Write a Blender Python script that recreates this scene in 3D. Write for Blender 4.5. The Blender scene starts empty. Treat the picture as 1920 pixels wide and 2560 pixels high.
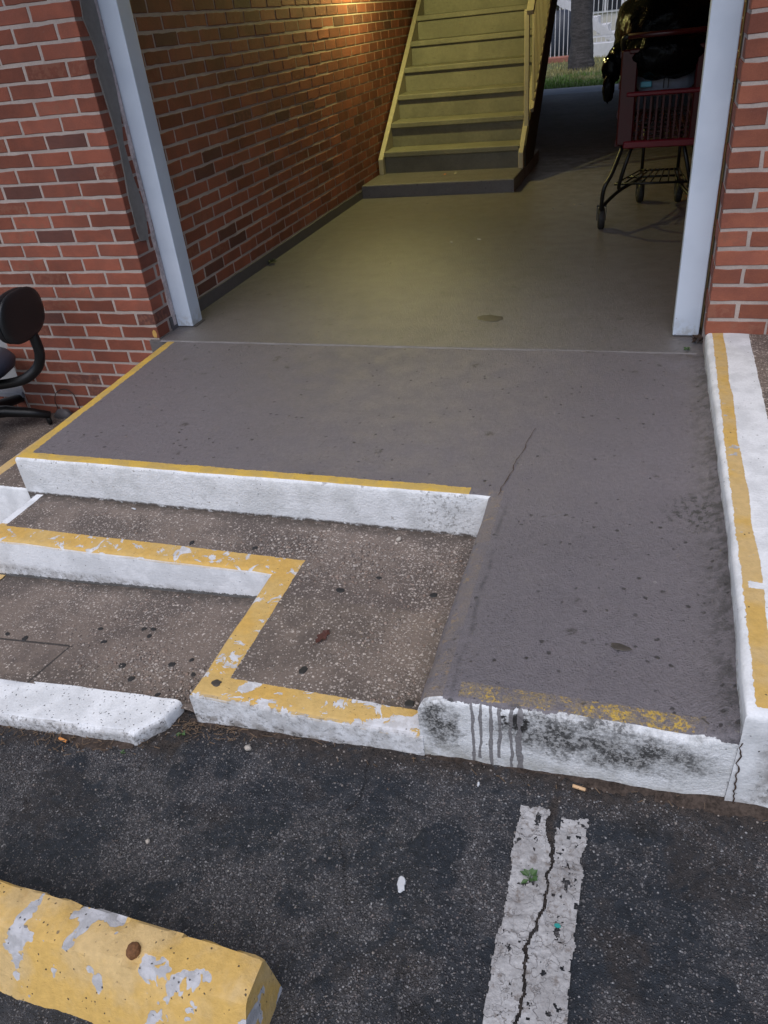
import bpy, bmesh, math, random
import numpy as np
from mathutils import Matrix, Vector

random.seed(7)
RNG = np.random.default_rng(11)
SC = bpy.context.scene
COL = SC.collection
PI = math.pi

# ------------------------------------------------------------------ camera, sky, sun, exposure
cam_d = bpy.data.cameras.new('camera')
cam = bpy.data.objects.new('camera', cam_d)
COL.objects.link(cam)
RC = ((0.9508165523617231, 0.295522174850138, -0.09281448123440128),
      (0.08776419325610155, -0.544381025652753, -0.8342342268759789),
      (-0.2970611555506243, 0.7850579233923451, -0.5435427552473004))
CAM = Vector((2.2788352644456307, -3.1344406143524375, 1.2475365070160231))
mw = Matrix.Identity(4)
for i in range(3):
    mw[i][0] = RC[0][i]
    mw[i][1] = -RC[1][i]
    mw[i][2] = -RC[2][i]
    mw[i][3] = CAM[i]
cam.matrix_world = mw
cam_d.sensor_fit = 'HORIZONTAL'
cam_d.sensor_width = 36.0
cam_d.lens = 36.0 * 1901.32 / 1920.0
cam_d.clip_start = 0.05
cam_d.clip_end = 600.0
SC.camera = cam

world = bpy.data.worlds.new('World')
SC.world = world
world.use_nodes = True
wn = world.node_tree
wn.nodes.clear()
w_out = wn.nodes.new('ShaderNodeOutputWorld')
w_bg = wn.nodes.new('ShaderNodeBackground')
w_sky = wn.nodes.new('ShaderNodeTexSky')
w_sky.sky_type = 'NISHITA'
w_sky.sun_disc = False
SUN_EL, SUN_ROT = math.radians(61), math.radians(190)
w_sky.sun_elevation = SUN_EL
w_sky.sun_rotation = SUN_ROT
w_sky.air_density = 1.0
w_sky.dust_density = 2.0
w_bg.inputs['Strength'].default_value = 0.095
wn.links.new(w_sky.outputs[0], w_bg.inputs[0])
wn.links.new(w_bg.outputs[0], w_out.inputs[0])

sun_d = bpy.data.lights.new('sun', 'SUN')
sun_d.energy = 1.3
sun_d.angle = math.radians(80)
sun_d.color = (1.0, 0.975, 0.96)
sun = bpy.data.objects.new('sun', sun_d)
COL.objects.link(sun)
_az = SUN_ROT
_dir = Vector((math.sin(_az) * math.cos(SUN_EL), math.cos(_az) * math.cos(SUN_EL), math.sin(SUN_EL)))
sun.rotation_euler = _dir.to_track_quat('Z', 'Y').to_euler()
sun.location = (2, -8, 9)

SC.view_settings.view_transform = 'Standard'
SC.view_settings.look = 'None'
SC.view_settings.exposure = 0.64
SC.view_settings.gamma = 1.0
SC.view_settings.use_curve_mapping = False
SC.render.engine = 'CYCLES'
SC.cycles.use_denoising = True
SC.cycles.max_bounces = 8
SC.cycles.diffuse_bounces = 4
SC.cycles.glossy_bounces = 3
SC.cycles.sample_clamp_indirect = 6.0
SC.cycles.use_adaptive_sampling = True


# ------------------------------------------------------------------ node helpers
class V:
    def __init__(s, m, sock):
        s.m, s.s = m, sock

    def _op(s, op, *o, clamp=False):
        return s.m.math(op, s, *o, clamp=clamp)

    def __add__(s, o): return s._op('ADD', o)
    __radd__ = __add__
    def __sub__(s, o): return s._op('SUBTRACT', o)
    def __rsub__(s, o): return s.m.math('SUBTRACT', o, s)
    def __mul__(s, o): return s._op('MULTIPLY', o)
    __rmul__ = __mul__
    def __truediv__(s, o): return s._op('DIVIDE', o)
    def abs(s): return s._op('ABSOLUTE')
    def min(s, o): return s._op('MINIMUM', o)
    def max(s, o): return s._op('MAXIMUM', o)
    def inv(s): return s.m.math('SUBTRACT', 1.0, s, clamp=True)
    def gt(s, o): return s._op('GREATER_THAN', o)
    def lt(s, o): return s._op('LESS_THAN', o)
    def pw(s, o): return s._op('POWER', o)

    def ss(s, a, b, lo=0.0, hi=1.0):
        n = s.m.n('ShaderNodeMapRange')
        n.interpolation_type = 'SMOOTHSTEP'
        s.m.put(n.inputs[0], s)
        if a <= b:
            vals = (a, b, lo, hi)
        else:
            vals = (b, a, hi, lo)
        for k, v in zip((1, 2, 3, 4), vals):
            n.inputs[k].default_value = v
        return V(s.m, n.outputs[0])


class Mat:
    def __init__(s, name):
        s.mat = bpy.data.materials.new(name)
        s.mat.use_nodes = True
        s.t = s.mat.node_tree
        s.t.nodes.clear()
        s.out = s.n('ShaderNodeOutputMaterial')
        s.b = s.n('ShaderNodeBsdfPrincipled')
        s.t.links.new(s.b.outputs[0], s.out.inputs[0])
        s._pos = None

    def n(s, t): return s.t.nodes.new(t)

    def put(s, inp, v):
        if isinstance(v, V):
            s.t.links.new(v.s, inp)
        elif isinstance(v, (tuple, list)):
            inp.default_value = tuple(v) + ((1.0,) if len(v) == 3 and len(inp.default_value) == 4 else ())
        else:
            inp.default_value = v

    def math(s, op, *a, clamp=False):
        n = s.n('ShaderNodeMath')
        n.operation = op
        n.use_clamp = clamp
        for k, v in enumerate(a):
            s.put(n.inputs[k], v)
        return V(s, n.outputs[0])

    def pos(s):
        if s._pos is None:
            g = s.n('ShaderNodeNewGeometry')
            x = s.n('ShaderNodeSeparateXYZ')
            s.t.links.new(g.outputs['Position'], x.inputs[0])
            nx = s.n('ShaderNodeSeparateXYZ')
            s.t.links.new(g.outputs['True Normal'], nx.inputs[0])
            s.geo = g
            s.P = V(s, g.outputs['Position'])
            s._pos = tuple(V(s, x.outputs[k]) for k in range(3))
            s.N = tuple(V(s, nx.outputs[k]) for k in range(3))
            s.isl = V(s, g.outputs['Random Per Island'])
        return s._pos

    def obj(s):
        c = s.n('ShaderNodeTexCoord')
        return V(s, c.outputs['Object'])

    def rnd(s):
        c = s.n('ShaderNodeObjectInfo')
        return V(s, c.outputs['Random'])

    def vec(s, x, y, z):
        c = s.n('ShaderNodeCombineXYZ')
        for k, v in enumerate((x, y, z)):
            s.put(c.inputs[k], v)
        return V(s, c.outputs[0])

    def noise(s, scale, detail=3.0, rough=0.55, vec=None, dist=0.0):
        n = s.n('ShaderNodeTexNoise')
        if vec is None:
            s.pos()
            vec = s.P
        s.put(n.inputs['Vector'], vec)
        n.inputs['Scale'].default_value = scale
        n.inputs['Detail'].default_value = detail
        n.inputs['Roughness'].default_value = rough
        n.inputs['Distortion'].default_value = dist
        return V(s, n.outputs[0])

    def voro(s, scale, feature='F1', vec=None, rnd=1.0):
        n = s.n('ShaderNodeTexVoronoi')
        n.feature = feature
        if vec is None:
            s.pos()
            vec = s.P
        s.put(n.inputs['Vector'], vec)
        n.inputs['Scale'].default_value = scale
        n.inputs['Randomness'].default_value = rnd
        d = V(s, n.outputs['Distance'])
        if feature == 'F1':
            sep = s.n('ShaderNodeSeparateColor')
            s.t.links.new(n.outputs['Color'], sep.inputs[0])
            return d, V(s, sep.outputs[0]), V(s, sep.outputs[1])
        return d

    def mix(s, a, b, f):
        n = s.n('ShaderNodeMix')
        n.data_type = 'RGBA'
        s.put(n.inputs[0], f)
        s.put(n.inputs[6], a)
        s.put(n.inputs[7], b)
        return V(s, n.outputs[2])

    def scale(s, c, f):
        n = s.n('ShaderNodeMix')
        n.data_type = 'RGBA'
        n.blend_type = 'MULTIPLY'
        n.inputs[0].default_value = 1.0
        s.put(n.inputs[6], c)
        cc = s.n('ShaderNodeCombineColor')
        for k in range(3):
            s.put(cc.inputs[k], f)
        s.t.links.new(cc.outputs[0], n.inputs[7])
        return V(s, n.outputs[2])

    def attr(s, name):
        a = s.n('ShaderNodeAttribute')
        a.attribute_name = name
        return V(s, a.outputs['Fac'])

    def bump(s, h, strength=0.5, dist=0.005):
        n = s.n('ShaderNodeBump')
        n.inputs['Strength'].default_value = strength
        n.inputs['Distance'].default_value = dist
        s.put(n.inputs['Height'], h)
        s.t.links.new(n.outputs[0], s.b.inputs['Normal'])

    def set(s, color=None, rough=None, metal=None, spec=None):
        if color is not None: s.put(s.b.inputs['Base Color'], color)
        if rough is not None: s.put(s.b.inputs['Roughness'], rough)
        if metal is not None: s.put(s.b.inputs['Metallic'], metal)
        if spec is not None: s.put(s.b.inputs['Specular IOR Level'], spec)
        return s.mat


def simple(name, color, rough=0.6, metal=0.0, var=0.25, scale=30.0, bump=0.15, spec=0.5):
    m = Mat(name)
    o = m.obj()
    nz = m.noise(scale, 4, 0.6, vec=o)
    nz2 = m.noise(scale * 0.15, 2, 0.5, vec=o)
    c = m.scale(color, (nz * 0.6 + nz2 * 0.4).ss(0.25, 0.75, 1 - var, 1 + var))
    m.bump(nz, bump, 0.002)
    return m.set(c, rough, metal, spec)


# ------------------------------------------------------------------ numpy noise
def _hash(ix, iy, iz, seed):
    h = (ix * 374761393 + iy * 668265263 + iz * 2147483647 + seed * 974711) & 0xFFFFFFFF
    h = ((h ^ (h >> 13)) * 1274126177) & 0xFFFFFFFF
    h = ((h ^ (h >> 16)) * 2246822519) & 0xFFFFFFFF
    return ((h ^ (h >> 15)) & 0xFFFFFF) / float(0xFFFFFF)


def vnoise(x, y, z=0.0, seed=0):
    x, y, z = np.broadcast_arrays(np.asarray(x, float), np.asarray(y, float), np.asarray(z, float))
    fx, fy, fz = np.floor(x), np.floor(y), np.floor(z)
    ix, iy, iz = (a.astype(np.int64) for a in (fx, fy, fz))
    u, v, w = x - fx, y - fy, z - fz
    u, v, w = (t * t * t * (t * (t * 6 - 15) + 10) for t in (u, v, w))
    r = 0
    for dx in (0, 1):
        for dy in (0, 1):
            for dz in (0, 1):
                r = r + _hash(ix + dx, iy + dy, iz + dz, seed) * (u if dx else 1 - u) * (v if dy else 1 - v) * (w if dz else 1 - w)
    return r


def fbm(x, y, z=0.0, seed=0, oct=4, gain=0.5):
    a, s, t = 1.0, 0.0, 0.0
    f = 1.0
    for k in range(oct):
        s = s + a * vnoise(np.asarray(x) * f, np.asarray(y) * f, np.asarray(z) * f, seed + k * 17)
        t += a
        a *= gain
        f *= 2.03
    return s / t


# ------------------------------------------------------------------ object helpers
def tag(o, label=None, cat=None, group=None, kind=None):
    if label: o['label'] = label
    if cat: o['category'] = cat
    if group: o['group'] = group
    if kind: o['kind'] = kind
    return o


def thing(name, loc, label, cat, group=None, rz=0.0):
    o = bpy.data.objects.new(name, None)
    o.empty_display_size = 0.1
    COL.objects.link(o)
    o.location = loc
    o.rotation_euler = (0, 0, rz)
    return tag(o, label, cat, group)


def link(name, me, mat=None, parent=None, loc=None):
    o = bpy.data.objects.new(name, me)
    COL.objects.link(o)
    if mat is not None and len(me.materials) == 0:
        me.materials.append(mat)
    if parent is not None:
        o.parent = parent
    if loc is not None:
        o.location = loc
    return o


def mesh_np(name, v, f, smooth=False):
    v = np.asarray(v, np.float32)
    f = np.asarray(f, np.int32)
    me = bpy.data.meshes.new(name)
    k = f.shape[1]
    me.vertices.add(len(v))
    me.vertices.foreach_set('co', v.ravel())
    me.loops.add(f.size)
    me.loops.foreach_set('vertex_index', f.ravel())
    me.polygons.add(len(f))
    me.polygons.foreach_set('loop_start', np.arange(0, f.size, k, dtype=np.int32))
    me.polygons.foreach_set('loop_total', np.full(len(f), k, np.int32))
    if smooth:
        me.polygons.foreach_set('use_smooth', np.ones(len(f), bool))
    me.update(calc_edges=True)
    me.validate()
    return me


def bm_mesh(name, bm, smooth=False, off=None):
    if off is not None:
        bmesh.ops.translate(bm, verts=bm.verts, vec=-Vector(off))
    bmesh.ops.recalc_face_normals(bm, faces=bm.faces)
    me = bpy.data.meshes.new(name)
    bm.to_mesh(me)
    bm.free()
    if smooth:
        for p in me.polygons:
            p.use_smooth = True
    return me


def part(name, bm, mat, parent=None, smooth=False, kind=None):
    """link a bmesh given in world coordinates below its thing"""
    if parent is None:
        off = None
        me = bm_mesh(name, bm, smooth)
    else:
        p = parent
        tot = Matrix.Identity(4)
        while p is not None:
            loc = Matrix.Translation(p.location) @ p.rotation_euler.to_matrix().to_4x4()
            tot = loc @ tot
            p = p.parent
        bmesh.ops.transform(bm, matrix=tot.inverted(), verts=bm.verts)
        me = bm_mesh(name, bm, smooth)
    o = link(name, me, mat, parent)
    if kind: o['kind'] = kind
    return o


def box(bm, x0, x1, y0, y1, z0, z1, bev=0.0, seg=1):
    r = bmesh.ops.create_cube(bm, size=1.0)
    vs = r['verts']
    for v in vs:
        v.co = Vector(((x0 + x1) / 2 + v.co.x * (x1 - x0), (y0 + y1) / 2 + v.co.y * (y1 - y0), (z0 + z1) / 2 + v.co.z * (z1 - z0)))
    if bev > 0:
        es = list({e for v in vs for e in v.link_edges})
        r2 = bmesh.ops.bevel(bm, geom=es, offset=bev, segments=seg, profile=0.5, affect='EDGES', clamp_overlap=True)
        return r2['verts']
    return vs


def boxm(*a, **k):
    bm = bmesh.new()
    box(bm, *a, **k)
    return bm


def obox(bm, c, ax, ay, az, bev=0.0):
    """oriented box: centre, three half-axis vectors"""
    vs = bmesh.ops.create_cube(bm, size=2.0)['verts']
    c, ax, ay, az = Vector(c), Vector(ax), Vector(ay), Vector(az)
    for v in vs:
        v.co = c + ax * v.co.x + ay * v.co.y + az * v.co.z
    if bev > 0:
        es = list({e for v in vs for e in v.link_edges})
        bmesh.ops.bevel(bm, geom=es, offset=bev, segments=1, affect='EDGES', clamp_overlap=True)


def tube(bm, pts, r, n=8, caps=True):
    pts = [Vector(p) for p in pts]
    rs = r if isinstance(r, (list, tuple)) else [r] * len(pts)
    rings = []
    up = None
    for i, p in enumerate(pts):
        d = (pts[min(i + 1, len(pts) - 1)] - pts[max(i - 1, 0)]).normalized()
        if up is None:
            up = Vector((0, 0, 1)) if abs(d.z) < 0.9 else Vector((1, 0, 0))
        a = d.cross(up).normalized()
        b = a.cross(d).normalized()
        up = b
        rings.append([bm.verts.new(p + (a * math.cos(2 * PI * k / n) + b * math.sin(2 * PI * k / n)) * rs[i]) for k in range(n)])
    for A, B in zip(rings, rings[1:]):
        for k in range(n):
            bm.faces.new((A[k], A[(k + 1) % n], B[(k + 1) % n], B[k]))
    if caps:
        bm.faces.new(rings[0][::-1])
        bm.faces.new(rings[-1])


def smooth_path(pts, n=6):
    """Catmull-Rom"""
    P = [Vector(p) for p in pts]
    P = [P[0] * 2 - P[1]] + P + [P[-1] * 2 - P[-2]]
    out = []
    for i in range(1, len(P) - 2):
        for k in range(n):
            t = k / n
            a, b, c, d = P[i - 1], P[i], P[i + 1], P[i + 2]
            out.append(0.5 * (2 * b + (c - a) * t + (2 * a - 5 * b + 4 * c - d) * t * t + (3 * b - a - 3 * c + d) * t ** 3))
    out.append(P[-2])
    return out


def lathe(bm, c, prof, n=20, axis='z'):
    rings = []
    c = Vector(c)
    for r, h in prof:
        ring = []
        for k in range(n):
            a = 2 * PI * k / n
            p = {'z': (r * math.cos(a), r * math.sin(a), h), 'x': (h, r * math.cos(a), r * math.sin(a)), 'y': (r * math.cos(a), h, r * math.sin(a))}[axis]
            ring.append(bm.verts.new(c + Vector(p)))
        rings.append(ring)
    for A, B in zip(rings, rings[1:]):
        for k in range(n):
            bm.faces.new((A[k], A[(k + 1) % n], B[(k + 1) % n], B[k]))
    bm.faces.new(rings[0][::-1])
    bm.faces.new(rings[-1])


def prism(poly, z0, z1, bev=0.012, seg=3, cut=0.0, zcut=0.0, warp=None, jit=0.0, bev_sel=None, seed=0, big=None):
    """vertical prism over a plan polygon with rounded upper edges, cut into a fine net and then warped"""
    bm = bmesh.new()
    pts = []
    for i, p in enumerate(poly):
        q = poly[(i + 1) % len(poly)]
        L = math.hypot(q[0] - p[0], q[1] - p[1])
        k = max(1, int(L / 0.06)) if jit else 1
        for j in range(k):
            t = j / k
            x, y = p[0] + (q[0] - p[0]) * t, p[1] + (q[1] - p[1]) * t
            if jit and j:
                nx, ny = -(q[1] - p[1]) / L, (q[0] - p[0]) / L
                d = (float(fbm(x * 9, y * 9, 0, seed, 3)) - 0.5) * 2 * jit
                x += nx * d
                y += ny * d
            pts.append((x, y))
    top = [bm.verts.new((x, y, z1)) for x, y in pts]
    bot = [bm.verts.new((x, y, z0)) for x, y in pts]
    n = len(pts)
    bm.faces.new(top)
    for i in range(n):
        bm.faces.new((top[i], bot[i], bot[(i + 1) % n], top[(i + 1) % n]))
    bmesh.ops.recalc_face_normals(bm, faces=bm.faces)
    if bev:
        tops = set(top)
        es = []
        for e in bm.edges:
            if e.verts[0] in tops and e.verts[1] in tops:
                mid = (e.verts[0].co + e.verts[1].co) / 2
                if bev_sel is None or bev_sel(mid):
                    es.append(e)
        if es:
            bmesh.ops.bevel(bm, geom=es, offset=bev, segments=seg, profile=0.5, affect='EDGES', clamp_overlap=False)
    if cut:
        xs = [v.co.x for v in bm.verts]
        ys = [v.co.y for v in bm.verts]
        for a, lo, hi, no in ((0, min(xs), max(xs), (1, 0, 0)), (1, min(ys), max(ys), (0, 1, 0))):
            t = lo + cut
            while t < hi - cut * 0.4:
                co = [0, 0, 0]
                co[a] = t
                bmesh.ops.bisect_plane(bm, geom=bm.verts[:] + bm.edges[:] + bm.faces[:], plane_co=co, plane_no=no, dist=1e-5)
                t += cut
    if zcut:
        t = z0 + zcut
        while t < z1 - 0.02:
            bmesh.ops.bisect_plane(bm, geom=bm.verts[:] + bm.edges[:] + bm.faces[:], plane_co=(0, 0, t), plane_no=(0, 0, 1), dist=1e-5)
            t += zcut
    if warp:
        for v in bm.verts:
            v.co = Vector(warp(v.co.x, v.co.y, v.co.z))
    return bm


def smooth_by_angle(o, deg=40):
    for p in o.data.polygons:
        p.use_smooth = True
    o.data.set_sharp_from_angle(angle=math.radians(deg))


# ------------------------------------------------------------------ the levels of the place (metres; 0 = passage floor)
AX = np.array([-60, -1.0, 0.66, 1.15, 1.47, 1.92, 2.6, 60])
AZ = np.array([-0.46, -0.44, -0.322, -0.285, -0.252, -0.232, -0.195, -0.19])


def asph(x):
    return np.interp(x, AX, AZ)


def low_z(x, y):
    return -0.25 + 0.047 * (max(x, -2.0) - 1.18) - 0.055 * (y + 1.95)


H = 0.0677      # brick course
S = 0.22        # brick module
ZB = -0.157     # raised pavement

# ------------------------------------------------------------------ materials
def m_brick(name, island=False, dim=1.0, even=False):
    m = Mat(name)
    m.pos()
    r = m.isl if island else m.rnd()
    if island:
        o = m.P
    else:
        o = m.vec(*[r * k for k in (37.0, 91.0, 53.0)])
        oc = m.obj()
        a = m.n('ShaderNodeVectorMath')
        a.operation = 'ADD'
        m.put(a.inputs[0], oc)
        m.put(a.inputs[1], o)
        o = V(m, a.outputs[0])
    n1 = m.noise(9, 3, 0.6, vec=o)
    n2 = m.noise(260, 3, 0.7, vec=o)
    n3 = m.noise(40, 4, 0.6, vec=o)
    base = m.mix((0.240 * dim, (0.080 if even else 0.074) * dim, (0.048 if even else 0.046) * dim), (0.196 * dim, 0.066 * dim, 0.044 * dim), n1.ss(0.35, 0.65))
    r2 = m.math('FRACT', r * 7.31)
    r3 = m.math('FRACT', r * 23.17)
    base = m.scale(base, r2.ss(0, 1, 0.74, 1.14))
    base = m.mix(base, (0.100 * dim, 0.042 * dim, 0.034 * dim), r.gt(2.0 if even else 0.945) * n1.ss(0.2, 0.6, 0.6, 0.95))
    base = m.mix(base, (0.21 * dim, 0.085 * dim, 0.055 * dim), r3.gt(0.82) * n3.ss(0.45, 0.6) * 0.7)
    base = m.scale(base, n2.ss(0.2, 0.8, 0.86, 1.14))
    base = m.mix(base, (0.45, 0.38, 0.34), m.noise(16, 4, 0.65, vec=o).ss(0.70, 0.80) * 0.35)
    gr = m.noise(2.3, 4, 0.65)
    base = m.scale(base, gr.ss(0.3, 0.7, 0.82, 1.10))
    m.bump(n2 * 0.6 + n3, 0.8, 0.0025)
    return m.set(base, 0.82, 0, 0.3)


M_BRICK = m_brick('brick_clay', dim=1.16)
M_BRICK_O = m_brick('orange_brick_clay', dim=1.30, even=True)
M_BRICK_I = m_brick('brick_clay_joined', island=True)


def m_mortar(name, col):
    m = Mat(name)
    n1 = m.noise(7, 3, 0.6)
    n2 = m.noise(190, 4, 0.7)
    n3 = m.noise(45, 3, 0.6)
    c = m.scale(col, n1.ss(0.3, 0.7, 0.86, 1.08) * n2.ss(0.2, 0.8, 0.86, 1.12))
    c = m.mix(c, (0.22, 0.16, 0.14), n3.ss(0.66, 0.78) * 0.5)
    m.bump(n2 * 0.6 + n3, 0.6, 0.003)
    return m.set(c, 0.9, 0, 0.2)


M_MORTAR = m_mortar('mortar_pale', (0.40, 0.335, 0.305))
M_MORTAR_IN = m_mortar('mortar_passage', (0.46, 0.385, 0.345))


def spots(m, sc, lo, hi, thr):
    """irregular specks: only some voronoi cells hold one"""
    wob = m.noise(sc * 2.2, 2, 0.6)
    d, r, _ = m.voro(sc)
    return (d + (wob - 0.5) * 0.5).ss(hi, lo) * r.lt(thr)


def m_floorpaint(name, wear=True, inside=False):
    m = Mat(name)
    X, Y, Z = m.pos()
    big = m.noise(1.3, 4, 0.6)
    mid = m.noise(9, 4, 0.62)
    fine = m.noise(75, 4, 0.65)
    grit = m.noise(330, 2, 0.6)
    if inside:
        a, b = (0.158, 0.144, 0.146), (0.120, 0.110, 0.112)
    else:
        a, b = (0.156, 0.141, 0.156), (0.134, 0.121, 0.135)
    c = m.mix(a, b, (big * 0.6 + mid * 0.4).ss(0.30, 0.70))
    c = m.scale(c, fine.ss(0.25, 0.75, 0.88, 1.12) * grit.ss(0.25, 0.75, 0.93, 1.07))
    # grime flecks, denser on the ramp
    dens = Y.ss(-0.9, -1.6, 0.24, 0.50) if not inside else 0.30
    sp1 = spots(m, 34, 0.10, 0.22, dens)
    sp2 = spots(m, 80, 0.10, 0.24, 0.24)
    patch = m.noise(5.5, 4, 0.7).ss(0.36, 0.54)
    dark = (sp1 * patch * 0.85).max(sp2 * m.noise(8, 3, 0.6).ss(0.46, 0.62) * 0.7)
    c = m.mix(c, (0.030, 0.027, 0.027), dark)
    st = m.noise(3.1, 5, 0.68, dist=0.3).ss(0.62, 0.76)
    c = m.mix(c, (0.085, 0.074, 0.072), st * 0.5)
    sp3 = spots(m, 11, 0.10, 0.22, 0.16)
    c = m.mix(c, (0.045, 0.040, 0.038), sp3 * m.noise(60, 3, 0.7).ss(0.38, 0.56) * 0.75)
    lt = spots(m, 24, 0.05, 0.10, 0.06)
    c = m.mix(c, (0.30, 0.28, 0.28), lt * 0.5)
    sca = m.noise(1.0, 3, 0.65, vec=m.vec(X * 5 + Y * 38, Y * 5 - X * 3, 0.0)).ss(0.665, 0.72)
    scb = m.noise(1.0, 3, 0.65, vec=m.vec(X * 44 - Y * 6, Y * 4 + X * 4, 3.0)).ss(0.665, 0.72)
    c = m.mix(c, (0.070, 0.064, 0.066), sca.max(scb) * m.noise(3.4, 3, 0.6).ss(0.46, 0.60) * 0.55)
    wl = m.noise(48, 5, 0.74).ss(0.60, 0.68) * m.noise(2.4, 4, 0.6).ss(0.44, 0.60)
    c = m.mix(c, (0.225, 0.210, 0.215), wl * 0.45)
    relief = fine * 0.7 + grit * 0.5
    if inside:
        far = (Y + (mid - 0.5) * 1.2).ss(3.6, 5.6)
    if not inside:
        rampk = Y.ss(-1.0, -1.45)
        lump = m.noise(190, 3, 0.65) * (rampk * 1.3 + 0.3) + m.noise(38, 3, 0.6) * rampk * 0.7
        pits = spots(m, 150, 0.10, 0.24, 0.10) * rampk
        c = m.mix(c, (0.035, 0.032, 0.033), pits * 0.8)
        relief = relief + lump + dark * -0.8 - pits * 1.5
        # yellow edge lines with ragged borders
        rag = (m.noise(55, 3, 0.7) - 0.5) * 0.016 + (m.noise(9, 2, 0.5) - 0.5) * 0.010
        up = m.N[2].ss(0.3, 0.6)
        yl = (Y + rag).lt(-1.155) * X.lt(1.828) * up
        yl = yl.max((X + rag + Y * 0.041).lt(0.100) * up)
        yl = yl * (Y.lt(-1.203).inv())
        ycol = m.mix((0.60, 0.39, 0.075), (0.50, 0.34, 0.10), m.noise(14, 3, 0.6).ss(0.4, 0.6))
        worn = m.noise(38, 4, 0.7).ss(0.66, 0.74)
        c = m.mix(c, ycol, yl * worn.inv())
        # worn yellow on the ramp lip
        band = (Y + rag * 0.6).lt(-1.946) * (Y + rag).gt(-1.985) * X.gt(1.97) * X.lt(2.48)
        c = m.mix(c, (0.36, 0.25, 0.06), band * m.noise(150, 4, 0.75).ss(0.42, 0.62) * m.noise(16, 3, 0.6).ss(0.35, 0.6) * 0.55)
        lip = (Y + rag * 0.6).lt(-1.948) * (Y + rag).gt(-1.988) * X.gt(1.99) * X.lt(2.46)
        wy = (m.noise(120, 5, 0.75) * 0.6 + m.noise(26, 3, 0.6) * 0.4 + X.ss(2.15, 2.45, -0.02, 0.03)).ss(0.505, 0.60)
        c = m.mix(c, (0.54, 0.35, 0.05), lip * wy * 0.85)
        wy2 = m.noise(60, 5, 0.75).ss(0.55, 0.63)
        side = (X + rag).lt(1.932) * X.gt(1.885) * Y.lt(-1.16)
        c = m.mix(c, (0.42, 0.27, 0.085), side * wy2 * 0.42)
        c = m.mix(c, (0.20, 0.165, 0.14), side * m.noise(18, 3, 0.6).ss(0.35, 0.65) * 0.5)
        # dark trodden seam beside the ramp's rolled edge
        seam = (X - 1.952 + (m.noise(6, 2, 0.5) - 0.5) * 0.025).abs().ss(0.010, 0.0) * Y.lt(-1.2)
        c = m.mix(c, (0.07, 0.066, 0.074), seam * m.noise(25, 3, 0.6).ss(0.35, 0.6) * 0.7)
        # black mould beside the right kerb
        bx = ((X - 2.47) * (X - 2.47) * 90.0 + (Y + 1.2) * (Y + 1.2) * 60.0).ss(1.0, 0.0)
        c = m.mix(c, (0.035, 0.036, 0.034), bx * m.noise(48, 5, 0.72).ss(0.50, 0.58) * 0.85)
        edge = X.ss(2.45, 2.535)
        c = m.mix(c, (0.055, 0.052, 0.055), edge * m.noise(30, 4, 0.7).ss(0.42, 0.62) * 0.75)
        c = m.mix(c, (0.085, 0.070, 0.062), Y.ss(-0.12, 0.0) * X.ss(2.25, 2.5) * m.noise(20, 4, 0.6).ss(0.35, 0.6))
    # front faces in white paint with mould, drips and a broken lower edge
    if not inside:
        fr = m.N[1].ss(-0.35, -0.62)
        ragz = (m.noise(34, 4, 0.7) - 0.5) * 0.03
        white = m.mix((0.74, 0.75, 0.78), (0.62, 0.63, 0.65), m.noise(12, 4, 0.6).ss(0.4, 0.62))
        white = m.scale(white, m.noise(150, 3, 0.6).ss(0.2, 0.8, 0.93, 1.05))
        scr = m.noise(1.0, 4, 0.7, vec=m.vec(X * 22, Y * 22, Z * 240)).ss(0.60, 0.72)
        white = m.mix(white, (0.28, 0.26, 0.25), scr * m.noise(6, 3, 0.6).ss(0.46, 0.6) * 0.55)
        white = m.mix(white, (0.10, 0.095, 0.09), spots(m, 60, 0.08, 0.18, 0.12) * 0.7)
        isr = Y.lt(-1.6)
        # porch face: mould at its right end
        g1 = ((X - 1.75) * (X - 1.75) * 60.0).ss(1.0, 0.0) * isr.inv()
        white = m.mix(white, (0.20, 0.19, 0.18), g1 * m.noise(70, 5, 0.75).ss(0.50, 0.62) * 0.7)
        # ramp face: three mould fields
        bx_ = X + (m.noise(16, 4, 0.65) - 0.5) * 0.22
        bz_ = Z + (m.noise(23, 4, 0.65) - 0.5) * 0.13

        def blob(cx, cz, kx, kz):
            return ((bx_ - cx) * (bx_ - cx) * kx + (bz_ - cz) * (bz_ - cz) * kz).ss(1.0, 0.15)
        mo = blob(2.27, -0.085, 13, 130).max(blob(2.13, -0.085, 120, 260)).max(blob(1.935, -0.11, 260, 120)).max(blob(2.66, -0.13, 90, 120))
        mz = (m.noise(110, 6, 0.8) * 0.7 + m.noise(30, 4, 0.7) * 0.3).ss(0.455, 0.535)
        soft = m.noise(14, 4, 0.6).ss(0.35, 0.62)
        white = m.mix(white, (0.24, 0.235, 0.23), isr * mo * soft.ss(0.0, 1.0, 0.45, 1.0) * 0.8)
        white = m.mix(white, (0.030, 0.030, 0.031), isr * mo * mz * soft.ss(0.0, 1.0, 0.5, 1.0) * 0.92)
        low = (Z + ragz).ss(-0.15, -0.215) * isr
        white = m.mix(white, (0.34, 0.33, 0.30), low * m.noise(20, 4, 0.6).ss(0.3, 0.65) * 0.8)
        hole = blob(2.107, -0.062, 1500, 900).max(blob(2.085, -0.048, 3000, 5000))
        white = m.mix(white, (0.022, 0.02, 0.02), isr * hole * m.noise(55, 4, 0.7).ss(0.34, 0.46))
        dr = None
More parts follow.
